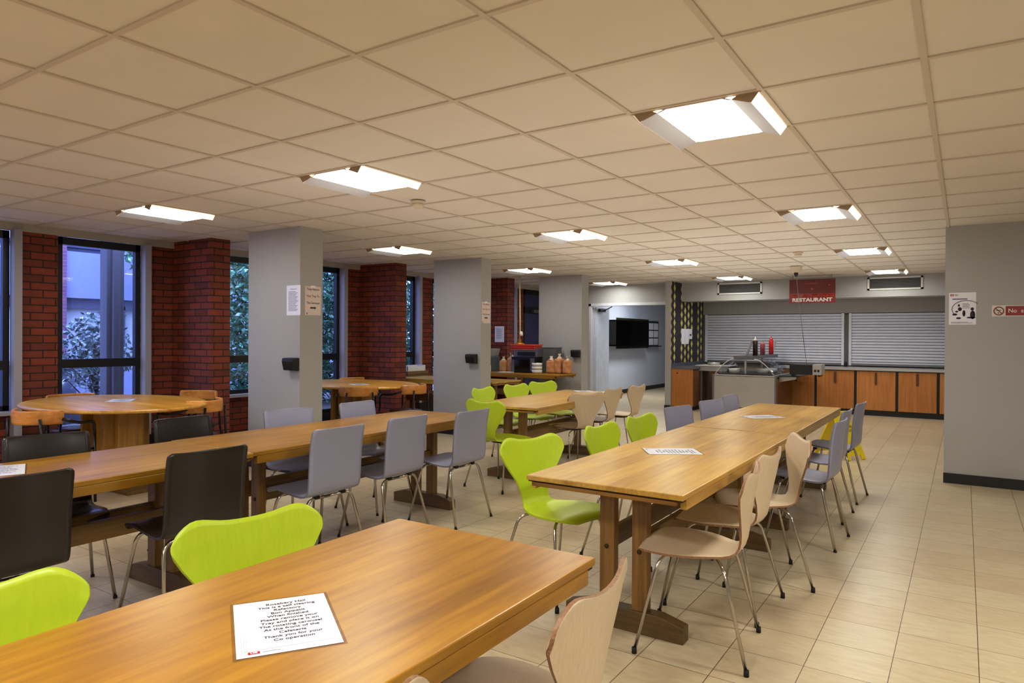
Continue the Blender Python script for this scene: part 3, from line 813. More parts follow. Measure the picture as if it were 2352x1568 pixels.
def dispenser(label, origin):
    t = thing('wall_dispenser', label, 'dispenser', group='black wall dispensers'); t.location = origin
    obj('body', prism(B(), [(-.002, -.065), (-.075, -.055), (-.095, .03), (-.088, .062), (-.002, .066)], -.075, .075, 'x'), M['plastic_b'], t, bevel=.006)
    obj('front_cover', prism(B(), [(-.076, -.056), (-.0985, .03), (-.0955, .03), (-.074, -.056)], -.066, .066, 'x'), mat('dispenser_cover', (34, 32, 32), 0.25), t)
    return t
dispenser('black dispenser box on the front of the first grey pillar', (-5.485, 4.48, 1.08))
dispenser('black dispenser box on the front of the second grey pillar', (-5.56, 7.55, 1.06))
dispenser('black dispenser box on the front of third grey pillar, above the bread', (-5.52, 10.48, 1.08))

# right wall poster and sign
t = wall_sheet('poster', 'white poster with drawn figures on the right-hand wall', (-.017, 7.77, 1.652), (1, 0, 0), .213, .302)
obj('red_logo', box(B(), -.096, -.068, .118, .138, .0016, .002), M['red_logo'], t)
b = text_bm('LSE', .013, bold=.0004); bmesh.ops.translate(b, vec=(-.082, .128, .0024), verts=b.verts); obj('logo_text', b, M['white_ink'], t)
bm = lines(B(), -.06, -.03, [.134, .128, .122], .003, .0016); lines(bm, -.08, .085, [.09], .012, .0016); lines(bm, -.09, .095, [-.128, -.135], .004, .0016); obj('printed_lines', bm, M['ink_soft'], t)
bm = B()
arc = [(.03+.112*math.cos(math.radians(a)), -.005+.08*math.sin(math.radians(a)), .002) for a in range(38, 230, 8)]
tube(bm, arc, .0026, 5)
for cx, cy, rx, ry in ((-.028, .03, .008, .012), (-.02, -.005, .016, .018), (.012, -.045, .012, .03), (-.045, -.028, .012, .008), (-.06, -.055, .02, .01), (-.03, -.09, .02, .009), (.077, -.005, .013, .015), (.08, -.06, .02, .04), (.068, -.085, .036, .008)):
    lathe(bm, [(0, .0016), (1, .0016), (1, .002), (0, .002)], 14, (cx, cy, 0), sx=rx, sy=ry)
lines(bm, .0, .065, [.045, .035, .025, .015, .005], .003, .0016)
obj('drawing', bm, mat('poster_ink', (44, 34, 52), 0.6), t)
t = thing('no_smoking_sign', 'red and white no smoking sign on the right-hand wall, cut by picture edge', 'sign'); orient(t, (.41, 7.77, 1.625), (1, 0, 0), (0, 0, 1))
obj('sign_plate', box(B(), -.2, .2, -.051, .051, .0005, .003), M['plastic_w'], t, bevel=.001)
obj('red_panel', box(B(), -.098, .192, -.043, .043, .003, .0036), M['sign_red'], t)
bm = B(); tube(bm, [(-.149+.036*math.cos(a*PI/16), .036*math.sin(a*PI/16), .004) for a in range(32)], .0045, 6, closed=True)
tube(bm, [(-.149-.026, .026, .004), (-.149+.026, -.026, .004)], .0035, 6); obj('prohibition_ring', bm, M['sign_red'], t)
bm = box(B(), -.168, -.132, .002, .008, .003, .0037); lathe(bm, [(0, .003), (.005, .003), (.005, .0037), (0, .0037)], 10, (-.152, -.018, 0)); obj('cigarette', bm, M['ink'], t)
b = text_bm('No  smoking', .05, bold=.0005, align='LEFT'); bmesh.ops.translate(b, vec=(-.08, 0, .0042), verts=b.verts); obj('sign_text', b, M['white_ink'], t)

# ------------------------------------------------------------------ ceiling devices
def detector(label, x, y):
    t = thing('smoke_detector', label, 'smoke detector', (x, y, CE), group='smoke detectors')
    obj('base', lathe(B(), [(0, 0), (.058, 0), (.058, -.012), (.05, -.018), (0, -.018)], 20), M['plastic_cream'], t)
    obj('sensor_head', lathe(B(), [(0, -.018), (.042, -.018), (.044, -.034), (.03, -.052), (0, -.054)], 20), M['plastic_cream'], t)
detector('cream smoke detector on the ceiling right of the second nearest light', -3.59, 4.13)
detector('small cream smoke detector on the ceiling above the hanging cable', -1.72, 9.1)
t = thing('power_drop', 'cream ceiling box with a thin cable hanging toward the salad counter', 'cable', (-2.08, 10.87, CE))
obj('ceiling_box', prism(B(), [(-.075, 0), (.075, 0), (.055, -.09), (-.055, -.09)], -.07, .07, 'y'), M['plastic_cream'], t, bevel=.004)
obj('cable_gland', lathe(B(), [(0, -.09), (.03, -.09), (.03, -.12), (.012, -.15), (0, -.15)], 14), M['plastic_b'], t)
cp = [Vector((0, 0, -.12)).lerp(Vector((-.12, 1.55, CE*-1+.93)), k/14) for k in range(15)]
for k, p in enumerate(cp): p.z -= 0.04*math.sin(PI*k/14)
obj('cable', tube(B(), cp, .004, 6), M['steel_d'], t)

# ------------------------------------------------------------------ kitchen end
# restaurant sign
t = thing('restaurant_sign', 'red hanging sign reading RESTAURANT in front of the serving hatch', 'sign'); orient(t, (-2.122, 12.4, 2.155), (1, 0, 0), (0, 0, 1))
obj('sign_panel', box(B(), -.357, .357, -.2, .2, -.01, 0), M['sign_red_d'], t, bevel=.002)
obj('lower_band', box(B(), -.357, .357, -.2, -.04, .0, .0015), M['sign_red'], t)
bm = B()
for cx, r in ((-.27, .05), (-.11, .05), (.05, .06), (.2, .05), (.29, .04)): lathe(bm, [(0, .0015), (r, .0015), (r, .0022), (0, .0022)], 20, (cx, -.085, 0), sy=.6)
obj('pattern', bm, M['sign_org'], t)
b = text_bm('RESTAURANT', .082, bold=.004, sx=1.22); bmesh.ops.translate(b, vec=(0, -.148, .003), verts=b.verts); obj('sign_text', b, M['white_ink'], t)
b = text_bm('ROSEBERY', .04, sx=1.15); bmesh.ops.translate(b, vec=(0, .125, .0012), verts=b.verts); obj('sign_text', b, M['pink_ink'], t)
bm = lathe(B(), [(0, .0005), (.022, .0005), (.022, .0015), (0, .0015)], 14, (0, .04, 0)); lathe(bm, [(0, .0005), (.016, .0005), (.016, .0015), (0, .0015)], 14, (.262, .095, 0)); obj('emblem', bm, M['pink_ink'], t)
bm = B()
for x in (-.3, .3): tube(bm, [(x, .2, -.005), (x, CE-2.155, -.005)], .003, 6)
obj('hanging_wire', bm, M['steel_d'], t)

def grille(label, x0, x1):
    t = thing('air_grille', label, 'air grille', ((x0+x1)/2, 13.1, 2.29), group='air grilles'); w = (x1-x0)/2
    bm = B(); h = .108
    box(bm, -w, w, -.018, 0, h-.028, h); box(bm, -w, w, -.018, 0, -h, -h+.028); box(bm, -w, -w+.03, -.018, 0, -h, h); box(bm, w-.03, w, -.018, 0, -h, h)
    obj('frame', bm, M['vent_w'], t); obj('backing', box(B(), -w+.02, w-.02, -.003, -.001, -h+.02, h-.02), M['vent_d'], t)
    for k in range(6):
        z = -h+.046+k*.024
        obj('slat', prism(B(), [(-.014, z-.004), (-.004, z+.006), (-.003, z+.005), (-.013, z-.005)], -w+.03, w-.03, 'x'), M['vent_s'], t)
grille('left-hand white-framed air grille on the bulkhead', -3.9, -3.09)
grille('right-hand white-framed air grille on the bulkhead', -1.37, -.565)

def shutter(label, x0, x1):
    t = thing('roller_shutter', label, 'roller shutter', ((x0+x1)/2, 14.46, 0), group='roller shutters'); w = (x1-x0)/2
    nsl = 18; z0, z1 = .875, 1.845; prof = []
    n = nsl; h = (z1-z0)/n
    for k in range(n):
        z = z0+k*h
        prof += [(0.02, z), (-0.009, z+h*.14), (-0.012, z+h*.5), (-0.009, z+h*.84), (0.02, z+h*.96)]
    prof = prof+[(.03, z1), (.03, z0)]
    obj('curtain', prism(B(), prof, -w+.03, w-.03, 'x'), M['shutter'], t)
    for s in (-1, 1): obj('guide_rail', box(B(), *sorted((s*w, s*(w-.045))), -.03, .03, .86, 1.86), M['shutter'], t)
    obj('bottom_bar', box(B(), -w+.04, w-.04, -.02, .02, .86, .9), M['steel_d'], t)
shutter('wide grey roller shutter behind the salad counter', -4.56, -1.9)
shutter('grey roller shutter on the right of the serving hatch, next to the wall', -1.82, -.17)
def scup(name, label, cat, loc, mtl, prof, group=None):
    t = obj(name, lathe(B(), prof, 14), mtl); t.location = loc; return tag(t, label, cat, group)
scup('shutter_lock', 'small black lock knob at the foot of the post between the shutters', 'lock', (-1.86, 14.35, .838), M['plastic_b'], [(0, 0), (.03, 0), (.03, .07), (.02, .09), (0, .09)])

# counter run with three cabinets and steel worktop
t = obj('worktop', box(B(), -3.0, -.16, 13.72, 14.42, .80, .838), M['steel']); tag(t, 'long stainless steel worktop below the shutters', 'worktop')
def cabinet(label, x0, x1, handle=True):
    t = thing('base_cabinet', label, 'cabinet', ((x0+x1)/2, 13.75, 0), group='base cabinets under the worktop'); w = (x1-x0)/2
    obj('carcass', box(B(), -w, w, .03, .62, .1, .799), M['black'], t)
    obj('door', box(B(), -w+.022, w-.022, .0, .03, .1, .785), M['cab'], t, bevel=.002)
    if handle: obj('handle', box(B(), -.018, .018, -.022, -.001, .56, .765), mat('brown_handle', (92, 56, 30), 0.4), t, bevel=.004)
    obj('plinth', box(B(), -w, w, .04, .1, 0, .1), M['skirt'], t)
cabinet('wooden base cabinet left of three, behind the yellow floor sign', -1.62, -.97)
cabinet('wooden base cabinet in the middle of the three under the worktop', -.97, -.36)
cabinet('narrow part of wooden base cabinet touching the right-hand wall', -.36, -.16, False)
ct = cabinet('shadowed brown base cabinet behind the salad counter, below the toaster', -2.95, -2.28)
cabinet('narrow wooden base cabinet right of the salad counter, end of the worktop', -2.28, -1.62)

# left counter against the wallpapered wall
t = thing('side_counter', 'orange wood end cabinet under the diamond wallpaper', 'cabinet', (-4.385, 12.55, 0))
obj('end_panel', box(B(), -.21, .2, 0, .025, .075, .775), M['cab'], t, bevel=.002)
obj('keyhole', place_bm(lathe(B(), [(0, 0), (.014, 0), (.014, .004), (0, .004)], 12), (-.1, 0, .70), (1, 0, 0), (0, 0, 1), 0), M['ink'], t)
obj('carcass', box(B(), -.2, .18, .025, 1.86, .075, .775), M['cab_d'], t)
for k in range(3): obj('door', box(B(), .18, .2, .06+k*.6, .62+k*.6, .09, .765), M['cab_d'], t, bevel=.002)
obj('plinth', box(B(), -.2, .16, .04, 1.86, 0, .075), M['skirt'], t)
obj('counter_top', box(B(), -.212, .22, -.015, 1.86, .777, .815), M['steel_d'], t, bevel=.002)
obj('upstand', box(B(), -.212, -.195, .0, 1.86, .815, .88), mat('blue_grey_upstand', (78, 84, 100), 0.5), t)
# papers on the wallpapered wall
t = wall_sheet('wall_notice', 'white double page fixed on the diamond wallpaper', (-4.597, 13.3, 1.39), (0, 1, 0), .42, .3); obj('fold', box(B(), -.003, .003, -.15, .15, .0016, .002), M['ink_soft'], t)
t = wall_sheet('wall_notice', 'smaller white notice on diamond wallpaper nearest the shutter', (-4.597, 13.62, 1.44), (0, 1, 0), .2, .2); obj('printed_box', box(B(), -.05, .05, -.04, .0, .0016, .002), M['ink'], t)

# stainless sink basin unit between side counter and salad bar
t = thing('steel_tray_unit', 'white-rimmed steel tray unit between wooden end cabinet and salad counter', 'tray unit', (-4.0, 13.15, 0))
bm = prism(B(), [(-.2, .74), (.33, .74), (.38, .83), (-.25, .83)], -.25, .25, 'y'); obj('basin', bm, M['steel'], t, bevel=.004)
obj('rim', box(B(), -.26, .4, -.27, .27, .83, .845), M['vent_w'], t, bevel=.003)
for sx in (-.15, .3):
    for sy in (-.2, .2): obj('leg', box(B(), sx-.015, sx+.015, sy-.015, sy+.015, 0, .74), M['steel_d'], t)
t = thing('steel_pan', 'small steel pan with a handle on the tray unit left of the salad counter', 'pan', (-3.98, 13.15, .846))
obj('body', lathe(B(), [(0, 0), (.1, 0), (.12, .05), (.115, .05), (.095, .006), (0, .006)], 20), M['steel'], t)
obj('handle', tube(B(), fillet([(.11, 0, .045), (.2, 0, .07), (.2, .06, .07)], .02), .006, 6), M['steel_d'], t)

# salad counter (island, end panel toward us)
t = thing('salad_counter', 'stainless salad counter with curved glass guard and top shelf', 'salad counter', (-3.2, 12.3, 0))
obj('end_panel', box(B(), -.52, .52, 0, .03, .15, .70), M['steel'], t, bevel=.004)
for s in (-1, 1): obj('corner_post', cbox(B(), s*.53, .01, .42, .03, .04, .60), M['steel_d'], t)
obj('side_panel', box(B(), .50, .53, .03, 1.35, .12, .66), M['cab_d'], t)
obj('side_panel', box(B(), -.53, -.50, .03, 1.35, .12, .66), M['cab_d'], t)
obj('well', box(box(B(), -.52, .52, .0, 1.36, .69, .72), -.46, .46, .05, 1.3, .72, .735, mi=1), [M['steel'], M['plastic_b']], t)
obj('tray_rail', box(B(), .53, .86, .25, 1.4, .70, .72), mat('dark_rail', (48, 48, 54), 0.35), t, bevel=.003)
obj('rail_bracket', prism(B(), [(.53, .60), (.80, .66), (.80, .70), (.53, .70)], .3, .36, 'y'), M['steel'], t)
obj('top_shelf', box(B(), -.17, .16, -.02, 1.9, 1.0, 1.055), M['steel_d'], t, bevel=.004)
for y in (.12, 1.3): obj('shelf_support', box(B(), -.015, .015, y-.015, y+.015, .735, 1.0), M['steel'], t)
for s in (-1, 1):
    grid = []
    for k in range(9):
        a = k/8; grid.append([Vector((s*(.17+.33*a), y, 1.0-.27*a**1.7)) for y in (0.02, .7, 1.35)])
    obj('glass_guard', sheet(B(), grid, .006), [M['acrylic'], M['acrylic']], t)
bm = B()
for s in (-1, 1): tube(bm, [(s*(.17+.33*k/8), .02, 1.0-.27*(k/8)**1.7) for k in range(9)], .008, 6)
obj('guard_frame', bm, M['vent_w'], t)
obj('castor', lathe(lathe(B(), [(0, 0), (.04, 0), (.04, .12), (0, .12)], 12, (.42, .1, 0)), [(0, 0), (.04, 0), (.04, .12), (0, .12)], 12, (-.42, .1, 0)), M['plastic_b'], t)
for i, (x, y) in enumerate(((-.25, .35), (.2, .5), (.25, .9))):
    b = obj('food_tub', lathe(B(), [(0, 0), (.09, 0), (.11, .08), (.1, .08), (.085, .01), (0, .01)], 18), M['plastic_w']); b.location = (-3.2+x, 12.3+y, .7355)
    tag(b, ['white tub under the left side of the salad guard', 'white tub under the right side of the salad guard, nearer', 'white tub under the right side of the salad guard, farther'][i], 'tub', 'tubs in the salad counter')
# condiments on the shelf
def bottle(label, x, y, h, m, capm, z=1.0555):
    t = thing('sauce_bottle', label, 'bottle', (x, y, z), group='sauce bottles on the salad shelf'); r = .042
    obj('body', lathe(B(), [(0, 0), (r, 0), (r, h*.76), (r*.85, h*.8), (0, h*.8)], 16), m, t)
    obj('cap', lathe(B(), [(0, h*.8), (r*.8, h*.8), (r*.7, h*.86), (.010, h*.92), (.006, h), (0, h)], 16), capm, t)
bottle('dark brown sauce bottle, leftmost on the salad shelf', -3.08, 12.6, .33, M['brown_b'], M['plastic_w'])
bottle('short pinkish sauce bottle in the middle of the salad shelf', -3.08, 13.13, .25, M['pink_b'], mat('pink_cap', (206, 96, 90), 0.4))
bottle('bright red ketchup bottle on the right of the salad shelf', -3.08, 13.8, .34, M['red_b'], M['red_b'])
t = thing('card_holder', 'slanted white card in clear holder left of the sauce bottles', 'card', (-3.21, 12.5, 1.0555))
obj('card', box(B(), -.002, .002, -.1, .1, 0, .27, M=Matrix.Rotation(math.radians(20), 4, 'Y')), M['paper'], t)
obj('holder_foot', box(B(), -.02, .09, -.1, .1, -.0, .006), M['acrylic'], t)
t = thing('clear_sign_stand', 'clear acrylic stand leaning right of the red ketchup bottle', 'stand', (-3.12, 14.05, 1.0555))
obj('panel', box(B(), -.003, .003, -.1, .1, 0, .28, M=Matrix.Rotation(math.radians(14), 4, 'Y')), mat('clear_white_panel', (200, 204, 214), 0.2), t)
obj('stand_foot', box(B(), -.02, .06, -.1, .1, 0, .006), M['acrylic'], t)
t = thing('conveyor_toaster', 'black box-shaped toaster with steel end at the end of the hanging cable', 'toaster', (-2.28, 12.62, .721))
obj('body', box(B(), -.2, .16, -.16, .2, .03, .2), M['plastic_b'], t, bevel=.008)
obj('control_panel', box(B(), .16, .3, -.15, .2, .03, .205), M['steel'], t, bevel=.006)
bm = B()
for k in range(2): box(bm, .19+k*.05, .22+k*.05, -.165, -.15, .08, .12)
obj('control_knob', bm, M['plastic_b'], t)
obj('foot', box(box(B(), -.18, -.15, -.12, .16, 0, .03), .24, .27, -.12, .16, 0, .03), M['plastic_b'], t)

# display cabinet in the corridor
t = thing('display_case', 'dark glass-fronted wall cabinet hanging in the corridor', 'display case', (-6.9, 15.53, 0))
obj('case', box(box(box(box(box(B(), 0, .02, -.95, 1.0, 1.18, 1.76), 0, .22, -.95, 1.0, 1.16, 1.19), 0, .22, -.95, 1.0, 1.74, 1.77), 0, .22, -.95, -.92, 1.16, 1.77), 0, .22, .97, 1.0, 1.16, 1.77), mat('dark_case', (36, 34, 24), 0.4), t)
obj('glass_front', box(B(), .22, .228, -.92, 1.02, 1.1, 1.82), M['glass_dk'], t)
obj('shelf', box(B(), .02, .2, -.92, .97, 1.45, 1.465), M['ink'], t)
t = thing('leaflet_rack', 'black rack of white leaflets beside the corridor display case', 'leaflet rack', (-6.9, 17.2, 0))
obj('rack_frame', box(box(B(), 0, .03, -.35, .55, 1.14, 1.80), .03, .12, -.35, .55, 1.12, 1.15), M['plastic_b'], t)
for r_ in range(3):
    for c_ in range(2): obj('leaflet', box(B(), .05, .06, -.18+c_*.34, .1+c_*.34, 1.17+r_*.2, 1.34+r_*.2), M['paper'], t)

# ------------------------------------------------------------------ items on the microwave table
TZ = .7505
t = thing('microwave', 'black microwave oven on the table below the red lamp', 'microwave', (-6.27, 10.1, TZ))
obj('body', box(B(), -.235, .235, -.16, .2, .012, .27), M['plastic_b'], t, bevel=.006)
obj('door', box(B(), -.165, .14, -.172, -.16, .03, .225), mat('oven_black_glass', (8, 8, 10), 0.1, coat=0.5), t, bevel=.003)
obj('side_trim', box(B(), -.232, -.17, -.168, -.16, .02, .22), M['steel_d'], t)
obj('control_panel', box(B(), .15, .23, -.168, -.16, .03, .25), M['steel_d'], t)
obj('foot', box(box(B(), -.2, -.17, -.12, .16, 0, .012), .17, .2, -.12, .16, 0, .012), M['cap'], t)
t = thing('toaster_oven', 'grey oven with dark slot stacked on the black microwave', 'oven', (-6.25, 10.12, TZ+.2705))
obj('body', box(B(), -.22, .24, -.14, .18, 0, .15), M['steel_d'], t, bevel=.006)
obj('slot', box(B(), -.15, .2, -.147, -.14, .02, .085), M['plastic_b'], t)
t = thing('grey_appliance', 'grey box appliance behind the bread, touching the third pillar', 'appliance', (-5.9, 10.28, TZ))
obj('body', box(B(), -.17, .13, -.1, .12, 0, .42), mat('grey_case', (92, 94, 96), 0.5), t, bevel=.008)
obj('lid', box(B(), -.175, .135, -.105, .125, .42, .435), M['steel_d'], t)
t = thing('heat_lamp', 'red heat lamp on a cream cord above the microwave', 'lamp', (-6.3, 10.1, 0))
obj('lamp_shade', box(B(), -.25, .25, -.13, .13, 1.155, 1.215), M['red_shade'], t, bevel=.02)
obj('shade_rim', box(box(B(), -.255, .255, -.135, .135, 1.212, 1.232), -.25, .25, -.13, .13, 1.14, 1.152), mat('orange_rim', (226, 84, 36), 0.35), t, bevel=.004)
obj('lamp_cap', lathe(B(), [(0, 1.232), (.1, 1.232), (.06, 1.262), (.03, 1.27), (.025, 1.33), (0, 1.33)], 16, (-.14, 0, 0)), M['brass'], t)
obj('cord', tube(B(), fillet([(-.14, 0, 1.33), (-.13, 0, 1.5), (-.145, 0, CE)], .05), .012, 8), M['cord'], t)
obj('height_adjuster', lathe(B(), [(0, 1.38), (.03, 1.38), (.035, 1.42), (.02, 1.46), (0, 1.46)], 12, (-.11, 0, 0)), M['plastic_w'], t)
def bread_bag(label, x, y, w, d, h, rot=0):
    t = thing('bread_bag', label, 'bread bag', (x, y, TZ), math.radians(rot), 'bags of bread by the microwave')
    obj('loaf', box(B(), -w/2, w/2, -d/2, d/2, 0, h), M['bread'], t, bevel=.03)
    bm = B(); rr = random.Random(int(x*1000))
    prof = [(0, h*.98), (w*.42, h*.98), (w*.2, h*1.1), (w*.09, h*1.2), (w*.2, h*1.32), (0, h*1.3)]
    lathe(bm, prof, 9)
    for v in bm.verts: v.co += Vector((rr.uniform(-.012, .012), rr.uniform(-.012, .012), rr.uniform(-.01, .01)))
    obj('bag_neck', bm, M['bag'], t)
bread_bag('bread bag at far left of the microwave', -6.72, 10.02, .13, .13, .2, 8)
bread_bag('taller bread bag touching left side of the microwave', -6.58, 10.06, .13, .13, .25, -6)
bread_bag('bread bag just right of the white bowls', -5.80, 10.1, .15, .16, .22, 10)
bread_bag('bread bag in the middle of the right-hand group', -5.67, 10.15, .14, .18, .25, -5)
bread_bag('bread bag at the far right end of the microwave table', -5.52, 10.15, .12, .18, .22, 4)
for k in range(3):
    b = obj('bowl', lathe(B(), [(0, 0), (.05, 0), (.085, .008), (.09, .058), (.083, .058), (.078, .012), (0, .01)], 20), M['plastic_w']); b.location = (-5.98, 9.93, TZ+k*.0585)
    tag(b, ['bottom bowl of the white stack right of the microwave', 'middle bowl of the white stack right of the microwave', 'top bowl of the white stack right of the microwave'][k], 'bowl', 'white bowls by the microwave')
t = obj('bread_board', box(B(), -.11, .11, -.09, .09, 0, .012), M['plastic_w'], bevel=.003); t.location = (-6.55, 9.84, TZ); tag(t, 'flat white board in front of the bread bags left of the microwave', 'board')
t = thing('drink_machine', 'grey machine at the left end of the microwave table, half behind the pillar', 'machine', (-7.1, 10.12, TZ))
obj('body', box(B(), -.15, .13, -.12, .16, 0, .26), mat('machine_grey', (74, 80, 82), 0.4), t, bevel=.01)
obj('hopper', prism(B(), [(-.13, .26), (.11, .26), (.15, .40), (-.15, .40)], -.1, .14, 'y'), mat('machine_pale', (150, 148, 144), 0.35), t, bevel=.01)
t = thing('napkin_box', 'white box in front of the grey machine left of the bread', 'box', (-6.98, 9.86, TZ)); obj('carton', box(B(), -.07, .07, -.05, .05, 0, .115), M['plastic_w'], t, bevel=.003); obj('flap', box(B(), -.06, .06, -.045, .045, .115, .118), M['paper_dull'], t)

# items on the sill right of the second oval table
t = thing('paper_tray', 'white open paper tray on the window sill behind the second oval table', 'tray', (WX+.16, 8.5, .80))
bm = B(); box(bm, -.09, .09, -.22, .22, 0, .01); box(bm, -.09, -.082, -.22, .22, .01, .09); box(bm, .082, .09, -.22, .22, .01, .075); box(bm, -.09, .09, -.22, -.212, .01, .09); box(bm, -.09, .09, .212, .22, .01, .09)
obj('tray_body', bm, M['paper'], t)
obj('napkins', box(B(), -.07, .07, -.19, .19, .011, .06), M['plastic_w'], t, bevel=.004)
t = thing('brown_folder', 'brown storage box under the white paper tray', 'box', (WX+.16, 8.5, .62))
obj('carton', box(B(), -.12, .12, -.25, .25, .0, .13), mat('brown_card', (96, 74, 44), 0.6), t, bevel=.004)
obj('lid', box(B(), -.125, .125, -.255, .255, .13, .179), mat('brown_card_lid', (120, 92, 58), 0.6), t, bevel=.004)

# wet floor sign
t = thing('wet_floor_sign', 'yellow folding floor sign behind the right-hand grey chairs', 'floor sign', (-1.19, 8.72, 0), math.atan2(-.30, .49))
def panel(s):
    bm = B()
    P = [(-.115, .56), (.115, .56), (.15, .08), (.15, 0), (.09, 0), (.085, .05), (-.085, .05), (-.09, 0), (-.15, 0), (-.15, .08)]
    prism(bm, P, -.007, .007, 'y')
    return bm
for s in (-1, 1):
    bm = panel(s)
    # panels splay in local X, width in local Y
    R_ = Matrix.Rotation(math.radians(90), 4, 'Z'); bmesh.ops.transform(bm, matrix=R_, verts=bm.verts)
    bmesh.ops.translate(bm, vec=(0, 0, -.56), verts=bm.verts)
    bmesh.ops.transform(bm, matrix=Matrix.Translation((0, 0, .54)) @ Matrix.Rotation(math.radians(-24*s), 4, 'Y'), verts=bm.verts)
    mz = min(v.co.z for v in bm.verts); bmesh.ops.translate(bm, vec=(0, 0, -mz), verts=bm.verts)
    pn = obj('panel', bm, M['yellow'], t)
    bm = text_bm('CAUTION\nWET FLOOR', .045, bold=.001); bmesh.ops.rotate(bm, cent=(0, 0, 0), matrix=Matrix.Rotation(math.radians(90), 3, 'X'), verts=bm.verts)
    bmesh.ops.rotate(bm, cent=(0, 0, 0), matrix=Matrix.Rotation(math.radians(90*s), 3, 'Z'), verts=bm.verts)
    bmesh.ops.translate(bm, vec=(s*.0085, 0, -.2), verts=bm.verts)
    bmesh.ops.transform(bm, matrix=Matrix.Translation((0, 0, .54-mz)) @ Matrix.Rotation(math.radians(-24*s), 4, 'Y'), verts=bm.verts)
    obj('warning_text', bm, M['ink'], pn)
obj('hinge', tube(B(), [(0, -.11, .515), (0, .11, .515)], .014, 8), M['yellow'], t)

# ------------------------------------------------------------------ outside
bm = B(); box(bm, -30, WX-0.25, -12, 30, -.2, -.05); struct('ground', bm, M['paving'])
t = thing('outdoor_building', 'brick building with blue-grey cladding and pale windows outside the tall window', 'building', (-16, 0, 0))
bm = B()
for y in (2.7, 6.35, 10.0): box(bm, -.5, .1, y, y+.65, -.1, 6)
obj('brick_pier', bm, M['brick_out'], t)
bm = B()
for y in (2.7, 6.35, 10.0):
    box(bm, -.4, 0, y+.65, y+3.5, 2.15, 3.15); box(bm, -.4, -.05, y+.65, y+3.5, -.1, .55)
obj('cladding', bm, M['panel'], t)
obj('wall', box(B(), -.6, -.3, -6, 16, -.1, 6), M['panel'], t)
for y in (2.7, 6.35, 10.0):
    for z0, z1 in ((.6, 2.0), (3.25, 4.6)):
        w = obj('window', box(box(box(box(B(), -.3, -.08, y+.65, y+3.5, z1-.08, z1), -.3, -.08, y+.65, y+3.5, z0, z0+.06), -.3, -.08, y+.65, y+.72, z0, z1), -.3, -.08, y+1.9, y+1.97, z0, z1), M['pot'], t)
        obj('pane', box(B(), -.3, -.22, y+.65, y+3.5, z0, z1), M['panel_w'], w)
t = obj('outdoor_column', box(box(B(), -9.12, -8.95, 4.40, 4.62, -.1, 4.5), -8.95, -8.9, 4.46, 4.55, -.1, 4.5), M['concrete'], bevel=.01); tag(t, 'dark square concrete column standing just outside the tall window', 'column')
t = thing('planter', 'tapered blue-grey planter outside behind the left oval table', 'planter', (-12.2, 5.0, -.05))
obj('pot', lathe(B(), [(0, 0), (.55, 0), (.4, 1.0), (.36, 1.0), (.45, .8), (0, .8)], 24), M['pot'], t)
obj('soil', lathe(B(), [(0, .8), (.4, .8), (.4, .82), (0, .82)], 20), M['bark'], t)
t = obj('hoop_rail', tube(B(), fillet([(-11.0, 4.6, -.05), (-11.0, 4.75, .75), (-11.0, 5.8, .85), (-11.0, 6.4, .8), (-11.0, 6.5, -.05)], .5, 8), .035, 8), M['white_tube']); tag(t, 'white curved rail outside the lower pane of the tall window', 'rail')

def leafy(name, label, cat, x, y, h, rx, ry, z0, z1, n, leaf, m, seed, group=None):
    t = thing(name, label, cat, (x, y, -.05), group=group); rr = random.Random(seed)
    bm = B()
    tube(bm, [(0, 0, 0), (rr.uniform(-.05, .05), rr.uniform(-.05, .05), h*.5), (0, 0, h*.8)], [.05, .035, .015], 7)
    for k in range(10):
        a = rr.uniform(0, 2*PI); zz = z0+(z1-z0)*rr.random()*.8
        tube(bm, [(0, 0, zz*.7), (rx*.4*math.cos(a), ry*.4*math.sin(a), zz), (rx*.85*math.cos(a), ry*.85*math.sin(a), zz+.25)], [.018, .011, .004], 5)
    obj('trunk', bm, M['bark'], t)
    bm = B()
    for k in range(n):
        while True:
            p = Vector((rr.uniform(-1, 1), rr.uniform(-1, 1), rr.uniform(-1, 1)))
            if .1 < p.length < 1: break
        c = Vector((p.x*rx, p.y*ry, (z0+z1)/2+p.z*(z1-z0)/2))
        d = Vector((rr.uniform(-1, 1), rr.uniform(-1, 1), rr.uniform(-.9, .5))).normalized(); w = d.orthogonal().normalized(); w = (Matrix.Rotation(rr.uniform(0, 6.28), 3, d) @ w)
        L = leaf*rr.uniform(.6, 1.4); q = L*.22
        quad(bm, [c-d*L/2, c+w*q, c+d*L/2, c-w*q])
    f = obj('foliage', bm, m, t)
    return t
leafy('shrub', 'small loose shrub outside the tall window, left of the column', 'shrub', -10.6, 5.05, 1.6, .5, .5, .55, 1.75, 1100, .10, M['leaf2'], 1, 'shrubs outside')
leafy('shrub', 'small loose shrub outside the tall window, right of the column', 'shrub', -10.6, 6.25, 1.5, .45, .45, .3, 1.7, 900, .10, M['leaf2'], 2, 'shrubs outside')
leafy('tree', 'dense tree outside, seen between the brick pier and the first pillar', 'tree', -11.2, 7.95, 3.6, 1.7, 1.1, -.1, 4.2, 9000, .15, M['leaf'], 3, 'trees outside')
leafy('tree', 'dense tree outside, seen right of the first pillar', 'tree', -11.2, 10.25, 3.8, 1.7, 1.1, -.1, 4.4, 9000, .15, M['leaf'], 4, 'trees outside')
leafy('tree', 'added dense tree outside, darkening the gap left of the second pillar', 'tree', -11.3, 12.9, 3.8, 1.6, 1.2, -.1, 4.4, 6000, .18, M['leaf'], 6, 'trees outside')  # added to darken the over-bright pane behind it
